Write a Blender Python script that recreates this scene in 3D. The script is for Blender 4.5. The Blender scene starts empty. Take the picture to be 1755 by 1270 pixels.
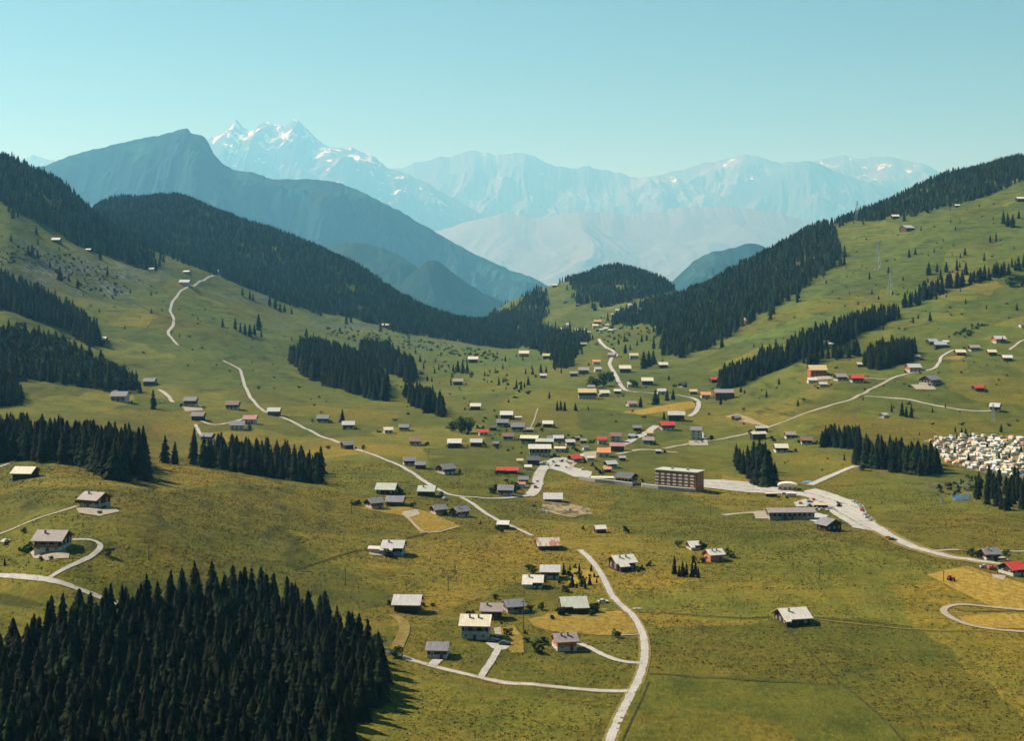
import bpy, bmesh, math, random
import numpy as np
from mathutils import Vector, Matrix
from mathutils.geometry import delaunay_2d_cdt

SC = bpy.context.scene
COL = SC.collection
RAD = math.radians
rng = np.random.default_rng(7)
random.seed(7)

# ---------------------------------------------------------------- camera
FPX, CX, YH, ZC = 2437.0, 877.5, 470.0, 150.0       # focal length in photo pixels, principal column, horizon row, eye height
cam_data = bpy.data.cameras.new("camera")
cam_data.sensor_width = 36.0
cam_data.lens = FPX / 1755.0 * 36.0
cam_data.shift_y = -(635.0 - YH) / 1755.0
cam_data.clip_start = 1.0
cam_data.clip_end = 200000.0
cam = bpy.data.objects.new("camera", cam_data)
cam.location = (0, 0, ZC)
cam.rotation_euler = (RAD(90), 0, 0)
COL.objects.link(cam)
SC.camera = cam

# ---------------------------------------------------------------- noise
def _hash(ix, iy, seed):
    n = (ix.astype(np.int64) * 374761393 + iy.astype(np.int64) * 668265263 + seed * 1442695041) & 0x7fffffff
    n = ((n ^ (n >> 13)) * 1274126177) & 0x7fffffff
    n = (n ^ (n >> 16)) & 0xffff
    return n / 65535.0

def vnoise(x, y, seed=0):
    x = np.asarray(x, float); y = np.asarray(y, float)
    ix = np.floor(x); iy = np.floor(y)
    fx = x - ix; fy = y - iy
    fx = fx * fx * fx * (fx * (fx * 6 - 15) + 10); fy = fy * fy * fy * (fy * (fy * 6 - 15) + 10)
    a = _hash(ix, iy, seed); b = _hash(ix + 1, iy, seed); c = _hash(ix, iy + 1, seed); d = _hash(ix + 1, iy + 1, seed)
    return (a * (1 - fx) + b * fx) * (1 - fy) + (c * (1 - fx) + d * fx) * fy - 0.5

def fbm(x, y, octv=4, seed=0, gain=0.5):
    s = 0; a = 1.0; f = 1.0
    for k in range(octv):
        s = s + a * vnoise(x * f + 17.3 * k, y * f - 9.1 * k, seed + k)
        a *= gain; f *= 2.03
    return s

def ridged(x, y, octv=5, seed=0):
    s = 0; a = 1.0; f = 1.0
    for k in range(octv):
        s = s + a * (1 - np.abs(2 * vnoise(x * f + 5.7 * k, y * f + 3.3 * k, seed + k)) * 2)
        a *= 0.5; f *= 2.1
    return s / 2

def pchip(xs, ys, xq):
    xs = np.asarray(xs, float); ys = np.asarray(ys, float)
    h = np.diff(xs); d = np.diff(ys) / h
    m = np.zeros(len(xs))
    m[0] = d[0]; m[-1] = d[-1]
    for i in range(1, len(xs) - 1):
        if d[i - 1] * d[i] > 0:
            w1 = 2 * h[i] + h[i - 1]; w2 = h[i] + 2 * h[i - 1]
            m[i] = (w1 + w2) / (w1 / d[i - 1] + w2 / d[i])
    q = np.clip(xq, xs[0], xs[-1])
    k = np.clip(np.searchsorted(xs, q) - 1, 0, len(xs) - 2)
    t = (q - xs[k]) / h[k]
    return ((2 * t**3 - 3 * t**2 + 1) * ys[k] + (t**3 - 2 * t**2 + t) * h[k] * m[k]
            + (-2 * t**3 + 3 * t**2) * ys[k + 1] + (t**3 - t**2) * h[k] * m[k + 1])

# ---------------------------------------------------------------- terrain: surveyed profiles, one per bearing
# each bearing holds (distance, apparent row of the ground) pairs read off the photograph; hidden stretches are filled in
PROFILE = {
 0:    "390:1235 450:1120 500:985 560:905 640:855 720:822 800:792 900:765 1000:728 1200:682 1400:632 1600:572 1800:522 2100:432 2400:348 2650:302 2900:276 3100:290 3500:340 4200:400",
 100:  "390:1235 450:1085 500:945 560:882 640:838 720:808 800:786 900:770 1000:738 1200:694 1400:650 1600:605 1800:560 2100:485 2400:408 2650:350 2850:322 3100:335 3500:370 4200:400",
 200:  "390:1240 450:1100 500:970 560:888 640:843 720:815 800:792 900:780 1000:752 1200:702 1400:664 1600:630 1800:592 2100:524 2400:456 2600:428 2750:405 2950:412 3200:402 3500:378 3900:352 4300:344 4700:380",
 300:  "390:1245 450:1115 500:1010 560:925 640:867 720:828 800:798 900:790 1000:776 1100:752 1200:718 1400:672 1600:640 1800:602 2100:545 2400:492 2600:464 2800:446 3000:446 3300:428 3700:370 4100:342 4500:370",
 400:  "390:1250 450:1128 500:1040 560:965 640:893 720:842 800:812 900:800 1000:776 1100:750 1200:726 1400:683 1600:652 1800:617 2100:570 2400:530 2600:507 2800:486 3000:484 3300:462 3700:402 4050:374 4500:400",
 500:  "390:1255 450:1140 500:1060 560:990 640:920 720:868 800:832 900:812 1000:780 1100:757 1200:737 1400:697 1600:667 1800:638 2100:598 2400:566 2600:547 2800:528 3000:520 3300:485 3650:428 3900:408 4400:440",
 600:  "390:1260 450:1148 500:1072 560:1006 640:938 720:884 800:846 900:806 1000:777 1100:757 1200:740 1400:704 1600:676 1800:650 2100:617 2400:592 2600:575 2800:560 3000:545 3300:508 3600:466 3800:452 4300:480",
 700:  "390:1265 450:1155 500:1083 560:1018 640:948 720:892 800:852 900:816 1000:783 1100:760 1200:742 1400:706 1600:680 1800:656 2100:626 2400:602 2600:589 2800:577 3000:566 3250:545 3500:524 3700:518 4300:545",
 800:  "390:1268 450:1160 500:1090 560:1024 640:956 720:900 800:860 900:824 1000:789 1100:764 1200:743 1400:704 1600:676 1800:651 2100:627 2400:608 2600:598 2800:590 3000:580 3200:566 3400:556 3900:570 4600:600",
 880:  "390:1270 500:1096 560:1030 640:962 720:906 800:866 900:830 1000:795 1100:768 1200:745 1400:702 1600:670 1800:645 2100:622 2400:608 2600:602 2900:600 3200:585 3500:560 3800:528 4100:506 4500:560",
 930:  "390:1270 500:1098 640:964 720:910 800:872 900:833 1000:798 1100:769 1200:746 1400:701 1600:668 1800:644 2100:622 2400:604 2600:595 2900:582 3200:562 3500:528 3800:498 3950:490 4400:540",
 1000: "390:1272 500:1100 640:966 720:912 800:876 900:836 1000:801 1100:770 1200:746 1400:701 1600:667 1800:642 2100:612 2300:594 2600:577 2900:563 3200:545 3500:512 3800:482 4000:472 4500:540",
 1060: "390:1273 500:1102 640:967 720:913 800:878 900:838 1000:802 1100:771 1200:746 1400:702 1600:667 1800:641 2100:606 2300:586 2600:566 2900:553 3200:535 3500:508 3800:470 4000:457 4500:540",
 1130: "390:1274 500:1103 640:968 720:914 800:880 900:840 1000:805 1100:774 1200:748 1400:704 1600:668 1800:640 2000:616 2200:594 2400:575 2700:553 2900:540 3100:526 3300:518 3600:500 4000:478 4500:540",
 1200: "390:1275 500:1104 640:968 720:915 800:882 900:845 1000:810 1100:778 1200:752 1400:706 1600:670 1800:634 2000:604 2200:574 2400:547 2600:522 2800:504 3000:500 3400:520 4000:520 4500:580",
 1300: "390:1276 500:1105 640:968 720:916 800:886 900:850 1000:814 1100:778 1200:750 1400:694 1600:648 1800:606 2000:570 2200:534 2400:500 2600:470 2800:450 3000:452 3400:500 4000:560",
 1400: "390:1278 500:1107 640:968 720:918 800:888 900:852 1000:814 1100:774 1200:736 1400:664 1600:618 1800:578 2000:541 2200:503 2400:464 2600:425 2800:396 2950:392 3300:440 4000:540",
 1500: "390:1280 500:1109 640:968 720:920 800:888 900:850 1000:810 1100:770 1200:731 1400:660 1600:612 1800:568 2000:524 2200:480 2400:438 2600:400 2750:378 3000:364 3200:368 3600:420",
 1600: "390:1282 500:1110 640:968 720:922 800:888 900:848 1000:808 1100:768 1200:728 1400:654 1600:602 1800:556 2000:506 2200:456 2400:410 2600:372 2750:352 3000:318 3200:316 3600:370",
 1755: "390:1285 500:1112 640:970 720:926 800:890 900:848 1000:806 1100:766 1200:728 1400:652 1600:596 1800:540 2000:484 2200:430 2400:378 2600:335 2750:308 3000:278 3200:272 3600:330",
}
COLS = sorted(PROFILE)
D0, D1, RAT = 80.0, 7000.0, 1.0075
NR = int(math.log(D1 / D0) / math.log(RAT)) + 1
DG = D0 * RAT ** np.arange(NR)
PXG = np.arange(-460.0, 2216.0, 4.0)
NCOL = len(PXG)
tab = np.zeros((NR, len(COLS)))
for j, c in enumerate(COLS):
    pr = [tuple(map(float, t.split(":"))) for t in PROFILE[c].split()]
    ds = np.array([p[0] for p in pr]); hs = np.array([(p[1] - YH) / FPX * p[0] for p in pr])
    ds = np.concatenate([[60.0], [200.0], ds, [5600.0, 8000.0]])
    hs = np.concatenate([[hs[0] - 4], [hs[0] - 2], hs, [max(hs[-1] + 150, 330.0), 800.0]])
    tab[:, j] = pchip(np.log(ds), hs, np.log(DG))
HG = np.zeros((NR, NCOL))
for i in range(NR):
    HG[i] = pchip(COLS, tab[i], PXG)
def smooth(a, n, ax):
    k = np.exp(-0.5 * (np.arange(-3 * n, 3 * n + 1) / n) ** 2); k /= k.sum()
    pad = [(0, 0), (0, 0)]; pad[ax] = (3 * n, 3 * n)
    b = np.pad(a, pad, mode='edge')
    return np.apply_along_axis(lambda v: np.convolve(v, k, mode='valid'), ax, b)
HG = smooth(smooth(HG, 2, 0), 5, 1)
XG = (PXG[None, :] - CX) / FPX * DG[:, None]
YG = np.repeat(DG[:, None], NCOL, 1)
ZG = ZC - HG
_far = np.clip((DG - 500) / 2500, 0, 1)[:, None]
_side = np.clip((np.abs(PXG - 920) - 150) / 500, 0, 1)[None, :]
ZG += fbm(XG / 160, YG / 160, 3, 11) * (1.2 + 9 * _far * (0.35 + _side))
ZG += fbm(XG / 34, YG / 34, 3, 23) * (0.9 + 3.6 * _far * (0.3 + _side))
_gul = np.clip((ridged(XG / 130, YG / 190, 3, 71) - 0.80) / 0.2, 0, 1)
ZG -= _gul * 5.0 * _far * _side
ZG += fbm(XG / 7.5, YG / 7.5, 2, 37) * 0.38
PV = YH + (ZC - ZG) / YG * FPX                       # apparent row of every terrain vertex

def _ij(px, d):
    u = np.clip((np.asarray(px, float) - PXG[0]) / 4.0, 0, NCOL - 1.001)
    v = np.clip(np.log(np.maximum(np.asarray(d, float), D0) / D0) / math.log(RAT), 0, NR - 1.001)
    j = u.astype(int); i = v.astype(int)
    # linear in distance inside the cell
    t = (np.asarray(d, float) - DG[i]) / (DG[i + 1] - DG[i])
    return i, j, np.clip(t, 0, 1), u - j

def ground_at(x, y):
    px = np.asarray(x, float) / y * FPX + CX
    i, j, t, s = _ij(px, y)
    return (ZG[i, j] * (1 - s) + ZG[i, j + 1] * s) * (1 - t) + (ZG[i + 1, j] * (1 - s) + ZG[i + 1, j + 1] * s) * t

def hit(px, py, dmin=200.0, dmax=5200.0):
    """first ground point seen at this bearing and row -> (x, y, z)"""
    u = min(max((px - PXG[0]) / 4.0, 0), NCOL - 1.001)
    j = int(u); s = u - j
    col = PV[:, j] * (1 - s) + PV[:, j + 1] * s
    best = None
    for i in range(np.searchsorted(DG, dmin), np.searchsorted(DG, dmax) - 1):
        if col[i] >= py >= col[i + 1]:
            t = (col[i] - py) / max(col[i] - col[i + 1], 1e-9)
            d = DG[i] + t * (DG[i + 1] - DG[i]); best = d; break
    if best is None:
        seg = col[np.searchsorted(DG, dmin):np.searchsorted(DG, dmax)]
        best = DG[np.searchsorted(DG, dmin) + int(np.argmin(np.abs(seg - py)))]
    x = (px - CX) / FPX * best
    return (x, best, float(ground_at(x, best)))

def inpoly(px, py, poly):
    px = np.asarray(px, float); py = np.asarray(py, float)
    r = np.zeros(px.shape, bool)
    n = len(poly)
    for a in range(n):
        x1, y1 = poly[a]; x2, y2 = poly[(a + 1) % n]
        if y1 == y2: continue
        c = ((y1 > py) != (y2 > py)) & (px < (x2 - x1) * (py - y1) / (y2 - y1) + x1)
        r ^= c
    return r

# ---------------------------------------------------------------- object helpers
def mesh_from(name, verts, faces, mats=None, midx=None, smooth_=False):
    me = bpy.data.meshes.new(name)
    verts = np.asarray(verts, np.float32)
    if isinstance(faces, np.ndarray):
        k = faces.shape[1]; nf = len(faces)
        me.vertices.add(len(verts)); me.vertices.foreach_set("co", verts.ravel())
        me.loops.add(nf * k); me.loops.foreach_set("vertex_index", faces.astype(np.int32).ravel())
        me.polygons.add(nf); me.polygons.foreach_set("loop_start", np.arange(0, nf * k, k, dtype=np.int32))
        me.polygons.foreach_set("loop_total", np.full(nf, k, np.int32))
    else:
        me.from_pydata([tuple(map(float, v)) for v in verts], [], faces)
    for m in (mats or []):
        me.materials.append(m)
    if midx is not None:
        me.polygons.foreach_set("material_index", np.asarray(midx, np.int32))
    me.polygons.foreach_set("use_smooth", np.full(len(me.polygons), bool(smooth_)))
    me.update(calc_edges=True); me.validate()
    return me

def link(name, data, parent=None, loc=None, rz=0.0):
    o = bpy.data.objects.new(name, data); COL.objects.link(o)
    if parent is not None: o.parent = parent
    if loc is not None: o.location = loc
    if rz: o.rotation_euler = (0, 0, rz)
    return o

def thing(name, label, cat, loc, rz=0.0, group=None, data=None):
    o = link(name, data, None, loc, rz)
    o["label"] = label; o["category"] = cat
    if group: o["group"] = group
    return o

def setting(o, kind="structure", label=None, cat=None):
    o["kind"] = kind
    if label: o["label"] = label
    if cat: o["category"] = cat
    return o

def add_float_attr(me, name, vals):
    a = me.attributes.new(name, 'FLOAT', 'POINT')
    a.data.foreach_set("value", np.asarray(vals, np.float32).ravel())

class Geo:
    """collects boxes, prisms and tubes for ONE mesh"""
    def __init__(s): s.v = []; s.f = []; s.m = []
    def add(s, verts, faces, mi=0):
        b = len(s.v); s.v += [tuple(v) for v in verts]
        s.f += [tuple(i + b for i in f) for f in faces]; s.m += [mi] * len(faces)
        return s
    def box(s, x0, x1, y0, y1, z0, z1, mi=0):
        v = [(x0, y0, z0), (x1, y0, z0), (x1, y1, z0), (x0, y1, z0), (x0, y0, z1), (x1, y0, z1), (x1, y1, z1), (x0, y1, z1)]
        return s.add(v, [(0, 3, 2, 1), (4, 5, 6, 7), (0, 1, 5, 4), (1, 2, 6, 5), (2, 3, 7, 6), (3, 0, 4, 7)], mi)
    def bar(s, p, q, w, h=None, mi=0):
        p = Vector(p); q = Vector(q); d = (q - p).normalized()
        up = Vector((0, 0, 1)) if abs(d.z) < .95 else Vector((0, 1, 0))
        a = d.cross(up).normalized() * w / 2; b = a.cross(d).normalized() * (h or w) / 2
        v = [p - a - b, p + a - b, p + a + b, p - a + b, q - a - b, q + a - b, q + a + b, q - a + b]
        return s.add(v, [(3, 2, 1, 0), (4, 5, 6, 7), (0, 1, 5, 4), (1, 2, 6, 5), (2, 3, 7, 6), (3, 0, 4, 7)], mi)
    def tube(s, p, q, r0, r1, n=8, mi=0):
        p = Vector(p); q = Vector(q); d = (q - p).normalized()
        up = Vector((0, 0, 1)) if abs(d.z) < .95 else Vector((0, 1, 0))
        a = d.cross(up).normalized(); b = a.cross(d).normalized()
        v = []
        for c, r in ((p, r0), (q, r1)):
            for k in range(n):
                t = 2 * math.pi * k / n; v.append(c + a * r * math.cos(t) + b * r * math.sin(t))
        f = [(k, (k + 1) % n, n + (k + 1) % n, n + k) for k in range(n)]
        f += [tuple(range(n - 1, -1, -1)), tuple(range(n, 2 * n))]
        return s.add(v, f, mi)
    def mesh(s, name, mats):
        if not isinstance(mats, (list, tuple)): mats = [mats]
        me = bpy.data.meshes.new(name); me.from_pydata(s.v, [], s.f)
        for m in mats: me.materials.append(m)
        me.polygons.foreach_set("material_index", s.m); me.update()
        return me
    def build(s, name, mats, parent=None, loc=None, rz=0.0):
        return link(name, s.mesh(name, mats), parent, loc, rz)

# ---------------------------------------------------------------- materials
def nodes_of(name):
    m = bpy.data.materials.new(name); m.use_nodes = True
    nt = m.node_tree; b = nt.nodes["Principled BSDF"]
    return m, nt, b
def N(nt, typ, **kw):
    n = nt.nodes.new(typ)
    for k, v in kw.items(): setattr(n, k, v)
    return n
def noise(nt, vec, scale, detail=3, rough=0.55):
    n = N(nt, "ShaderNodeTexNoise"); n.inputs["Scale"].default_value = scale
    n.inputs["Detail"].default_value = detail; n.inputs["Roughness"].default_value = rough
    if vec is not None: nt.links.new(vec, n.inputs["Vector"])
    return n.outputs["Fac"]
def ramp(nt, fac, stops):
    r = N(nt, "ShaderNodeValToRGB"); e = r.color_ramp.elements
    while len(e) < len(stops): e.new(0.5)
    for k, (p, c) in enumerate(stops):
        e[k].position = p; e[k].color = (*c, 1) if len(c) == 3 else c
    nt.links.new(fac, r.inputs["Fac"]); return r.outputs["Color"]
def mixc(nt, fac, a, b, mode='MIX'):
    n = N(nt, "ShaderNodeMix", data_type='RGBA', blend_type=mode)
    for sock, val in ((n.inputs[0], fac), (n.inputs[6], a), (n.inputs[7], b)):
        if hasattr(val, "is_linked") or isinstance(val, bpy.types.NodeSocket): nt.links.new(val, sock)
        elif isinstance(val, (int, float)): sock.default_value = val
        else: sock.default_value = (*val, 1)
    return n.outputs[2]
def mathn(nt, op, a, b=None, c=None):
    n = N(nt, "ShaderNodeMath", operation=op)
    for k, v in enumerate((a, b, c)):
        if v is None: continue
        if isinstance(v, bpy.types.NodeSocket): nt.links.new(v, n.inputs[k])
        else: n.inputs[k].default_value = v
    return n.outputs[0]
def position(nt, scale=(1, 1, 1)):
    g = N(nt, "ShaderNodeNewGeometry"); mp = N(nt, "ShaderNodeMapping")
    mp.inputs["Scale"].default_value = scale
    nt.links.new(g.outputs["Position"], mp.inputs["Vector"]); return mp.outputs["Vector"]
def objcoord(nt, scale=(1, 1, 1)):
    g = N(nt, "ShaderNodeTexCoord"); mp = N(nt, "ShaderNodeMapping")
    mp.inputs["Scale"].default_value = scale
    nt.links.new(g.outputs["Object"], mp.inputs["Vector"]); return mp.outputs["Vector"]
def attr(nt, name):
    a = N(nt, "ShaderNodeAttribute"); a.attribute_name = name; return a.outputs["Fac"]
def bump(nt, b, h, strength, dist):
    n = N(nt, "ShaderNodeBump"); n.inputs["Strength"].default_value = strength; n.inputs["Distance"].default_value = dist
    nt.links.new(h, n.inputs["Height"]); nt.links.new(n.outputs["Normal"], b.inputs["Normal"])

def plain(name, col, rough=0.8, var=0.25, scale=1.2, spec=0.3, metal=0.0, space='obj'):
    m, nt, b = nodes_of(name)
    v = objcoord(nt) if space == 'obj' else position(nt)
    f = noise(nt, v, scale, 4, 0.6)
    lo = tuple(c * (1 - var) for c in col); hi = tuple(min(c * (1 + var), 0.9) for c in col)
    nt.links.new(ramp(nt, f, [(0.3, lo), (0.7, hi)]), b.inputs["Base Color"])
    b.inputs["Roughness"].default_value = rough; b.inputs["Specular IOR Level"].default_value = spec
    b.inputs["Metallic"].default_value = metal
    return m

def roof_mat(name, col, rust=0.0, rough=0.6, ribs=True, var=0.18):
    m, nt, b = nodes_of(name)
    v = objcoord(nt); vs = objcoord(nt, (1.6, 0.25, 0.25))
    f = noise(nt, vs, 1.0, 4, 0.65); f2 = noise(nt, v, 0.35, 3)
    lo = tuple(c * (1 - var) for c in col); hi = tuple(min(c * (1 + var), 0.88) for c in col)
    c = ramp(nt, f, [(0.3, lo), (0.7, hi)])
    st = ramp(nt, f2, [(0.55, (0, 0, 0)), (0.8, (1, 1, 1))])
    c = mixc(nt, mathn(nt, 'MULTIPLY', st, 0.35), c, tuple(x * 0.45 for x in col))
    if rust:
        r = ramp(nt, noise(nt, objcoord(nt, (0.5, 0.15, 0.15)), 1.0, 4), [(0.48, (0, 0, 0)), (0.6, (1, 1, 1))])
        c = mixc(nt, mathn(nt, 'MULTIPLY', r, rust), c, (0.33, 0.10, 0.03))
    nt.links.new(c, b.inputs["Base Color"])
    b.inputs["Roughness"].default_value = rough; b.inputs["Specular IOR Level"].default_value = 0.35
    if ribs:
        w = N(nt, "ShaderNodeTexWave", wave_type='BANDS', bands_direction='X'); w.inputs["Scale"].default_value = 0.55
        nt.links.new(v, w.inputs["Vector"]); bump(nt, b, w.outputs["Fac"], 0.35, 0.06)
    return m

def wood_mat(name, col, horizontal=True):
    m, nt, b = nodes_of(name)
    v = objcoord(nt, (0.4, 0.4, 5.0) if horizontal else (5.0, 5.0, 0.4))
    f = noise(nt, v, 1.0, 4, 0.6)
    nt.links.new(ramp(nt, f, [(0.3, tuple(c * 0.55 for c in col)), (0.72, tuple(c * 1.4 for c in col))]), b.inputs["Base Color"])
    b.inputs["Roughness"].default_value = 0.8; b.inputs["Specular IOR Level"].default_value = 0.2
    return m
# ================================================================ ground
def meadow_mat(name, base_shift=(0.91, 0.86, 0.48), gold_bias=0.0, stripes=False, tuftk=0.85):
    m, nt, b = nodes_of(name)
    P = position(nt)
    big = noise(nt, position(nt, (1 / 90, 1 / 110, 1 / 60)), 1.0, 4, 0.6)
    mid = noise(nt, position(nt, (1 / 16, 1 / 28, 1 / 16)), 1.0, 5, 0.65)
    fine = noise(nt, position(nt, (1 / 2.4, 1 / 3.2, 1 / 2.4)), 1.0, 4, 0.7)
    streak = noise(nt, position(nt, (1 / 30, 1 / 6, 1 / 2.2)), 1.0, 3, 0.6)
    S = lambda c: tuple(x * y for x, y in zip(c, base_shift))
    green = ramp(nt, mid, [(0.28, S((0.062, 0.078, 0.016))), (0.5, S((0.105, 0.116, 0.026))), (0.72, S((0.150, 0.146, 0.036)))])
    gold = ramp(nt, fine, [(0.25, S((0.115, 0.085, 0.017))), (0.5, S((0.205, 0.150, 0.030))), (0.75, S((0.33, 0.245, 0.058)))])
    ga = mathn(nt, 'ADD', attr(nt, "gold"), gold_bias)
    gm = mathn(nt, 'MULTIPLY_ADD', mathn(nt, 'SUBTRACT', mathn(nt, 'ADD', mathn(nt, 'MULTIPLY', big, 0.5), mathn(nt, 'MULTIPLY', streak, 0.5)), 0.52), 3.6, ga)
    vo = N(nt, "ShaderNodeTexVoronoi"); vo.inputs["Scale"].default_value = 1.0
    warp = N(nt, "ShaderNodeVectorMath", operation='MULTIPLY_ADD'); nt.links.new(position(nt, (1 / 85, 1 / 120, 0)), warp.inputs[2])
    wn = N(nt, "ShaderNodeTexNoise"); wn.inputs["Scale"].default_value = 1 / 70; nt.links.new(P, wn.inputs["Vector"]); nt.links.new(wn.outputs["Color"], warp.inputs[0]); warp.inputs[1].default_value = (.5, .5, 0)
    nt.links.new(warp.outputs[0], vo.inputs["Vector"])
    par = N(nt, "ShaderNodeSeparateColor"); nt.links.new(vo.outputs["Color"], par.inputs[0])
    gm = mathn(nt, 'MULTIPLY_ADD', mathn(nt, 'SUBTRACT', par.outputs[0], 0.5), 0.85, gm)
    gm = mathn(nt, 'MINIMUM', mathn(nt, 'MAXIMUM', gm, 0.0), 1.0)
    c = mixc(nt, gm, green, gold)
    # darker tufts and paler dry stalks
    tuft = ramp(nt, fine, [(0.30, (1, 1, 1)), (0.46, (0, 0, 0))])
    c = mixc(nt, mathn(nt, 'MULTIPLY', tuft, tuftk * 0.62), c, S((0.030, 0.036, 0.008)))
    stalk = ramp(nt, noise(nt, position(nt, (1 / 1.3, 1 / 2.0, 1)), 1.0, 3, 0.7), [(0.60, (0, 0, 0)), (0.74, (1, 1, 1))])
    c = mixc(nt, mathn(nt, 'MULTIPLY', stalk, 0.7), c, S((0.34, 0.27, 0.085)))
    brown = ramp(nt, noise(nt, position(nt, (1 / 45, 1 / 20, 1 / 20)), 1.0, 4, 0.6), [(0.58, (0, 0, 0)), (0.75, (1, 1, 1))])
    c = mixc(nt, mathn(nt, 'MULTIPLY', brown, 0.5), c, S((0.130, 0.088, 0.032)))
    c = mixc(nt, 1.0, c, ramp(nt, par.outputs[1], [(0.0, (.77, .80, .80)), (1.0, (1.17, 1.16, 1.15))]), 'MULTIPLY')
    # sheep-track terraces on the steeper pasture
    ter = noise(nt, position(nt, (1 / 55, 1 / 55, 1 / 3.2)), 1.0, 4, 0.6)
    tm = ramp(nt, ter, [(0.54, (0, 0, 0)), (0.66, (1, 1, 1))])
    c = mixc(nt, mathn(nt, 'MULTIPLY', mathn(nt, 'MULTIPLY', tm, attr(nt, "steep")), 0.8), c, S((0.040, 0.050, 0.018)))
    # stony, scrubby pasture
    sc = ramp(nt, noise(nt, position(nt, (1 / 7, 1 / 9, 1 / 7)), 1.0, 5, 0.75), [(0.42, (0.05, 0.06, 0.03)), (0.55, (0.12, 0.12, 0.07)), (0.68, (0.30, 0.29, 0.24))])
    c = mixc(nt, attr(nt, "scrub"), c, sc)
    if stripes:
        w = N(nt, "ShaderNodeTexWave", wave_type='BANDS', bands_direction='X'); w.inputs["Scale"].default_value = 0.14
        w.inputs["Distortion"].default_value = 1.5
        nt.links.new(P, w.inputs["Vector"])
        c = mixc(nt, mathn(nt, 'MULTIPLY', w.outputs["Fac"], 0.3), c, S((0.21, 0.14, 0.03)))
    c = mixc(nt, attr(nt, "far_cool"), c, mixc(nt, 1.0, c, (0.78, 1.02, 1.5), 'MULTIPLY'))  # grass turns cooler and bluer with distance from the camera
    nt.links.new(c, b.inputs["Base Color"])
    b.inputs["Roughness"].default_value = 0.95; b.inputs["Specular IOR Level"].default_value = 0.08
    h = mathn(nt, 'ADD', mathn(nt, 'MULTIPLY', fine, 0.6), mid)
    bump(nt, b, h, 1.0, 1.6)
    return m

M = {}
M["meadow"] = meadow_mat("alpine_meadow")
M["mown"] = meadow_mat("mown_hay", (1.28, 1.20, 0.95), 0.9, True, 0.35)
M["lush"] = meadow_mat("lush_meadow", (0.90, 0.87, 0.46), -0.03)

gold = np.clip(0.30 - 0.42 * np.clip((YG - 900) / 1500, 0, 1) + 0.10 * np.clip((700 - YG) / 300, 0, 1), -0.4, 0.6)
def blob(px, py, rx, ry, amt):
    global gold
    w = np.exp(-(((PXG[None, :] - px) / rx) ** 2 + ((PV - py) / ry) ** 2)); gold = gold + amt * w
for q in [(130, 745, 220, 22, .5), (30, 775, 70, 14, .7), (250, 740, 120, 15, .4), (300, 970, 200, 25, .3), (550, 770, 100, 12, .45),
          (620, 800, 120, 10, .4), (760, 960, 120, 22, .35), (950, 930, 110, 40, .2), (1250, 1010, 300, 20, .25), (1450, 1040, 120, 14, .45),
          (720, 1090, 40, 70, .3), (700, 690, 120, 14, .3), (1450, 720, 120, 25, .25), (1350, 735, 100, 14, .3), (1500, 1200, 250, 60, .18),
          (1250, 1120, 180, 40, .12), (900, 1230, 180, 40, .12), (1400, 790, 90, 15, .5), (1600, 550, 140, 30, .3), (1420, 540, 80, 20, .2), (1640, 480, 120, 20, .3),
          (1300, 800, 160, 20, -.1), (600, 900, 250, 40, -.12), (330, 850, 200, 35, -.12), (1330, 670, 60, 25, -.35), (1620, 900, 120, 30, -.1), (1480, 980, 200, 20, -.15),
          (1280, 950, 200, 40, -.1), (1220, 760, 80, 30, -.2)]:
    blob(*q)
_gx = np.gradient(ZG, axis=1) / np.gradient(XG, axis=1)
steep = np.clip((np.abs(smooth(_gx, 3, 1)) - 0.05) / 0.16, 0, 1)
scrub = np.zeros_like(ZG)
def scrubblob(px, py, rx, ry, amt, d0=0, d1=9e9):
    global scrub
    w = np.exp(-(((PXG[None, :] - px) / rx) ** 2 + ((PV - py) / ry) ** 2)) * ((YG > d0) & (YG < d1)); scrub = scrub + amt * w
for q in [(130, 470, 110, 28, 1.0, 1400, 2700), (190, 490, 60, 24, .8, 1400, 2700), (40, 440, 60, 20, .6, 1400, 2700), (640, 560, 160, 7, .7, 2000, 3200), (430, 510, 60, 8, .7, 2000, 3200),
          (1650, 830, 70, 16, .55), (790, 590, 160, 7, .5, 2000, 3300), (960, 868, 30, 10, .5)]:
    scrubblob(*q)
scrub = np.clip(scrub * np.clip(0.75 + fbm(XG / 22, YG / 30, 3, 51) * 1.6, 0, 1.3), 0, 0.9)

def grid_faces(nr, nc):
    i = np.arange(nr - 1)[:, None]; j = np.arange(nc - 1)[None, :]
    a = i * nc + j
    return np.stack([a, a + 1, a + nc + 1, a + nc], -1).reshape(-1, 4)

V = np.stack([XG, YG, ZG], -1).reshape(-1, 3)
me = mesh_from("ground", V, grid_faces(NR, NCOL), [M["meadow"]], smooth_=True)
add_float_attr(me, "gold", gold); add_float_attr(me, "steep", steep); add_float_attr(me, "scrub", scrub); add_float_attr(me, "far_cool", np.clip((YG - 850) / 1100, 0, 1) * np.clip(.8 + fbm(XG / 120, YG / 160, 2, 141) * .9, 0.2, 1))
ground = setting(link("ground", me), "structure", "green and golden alpine pasture filling the valley and both its slopes")

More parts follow.
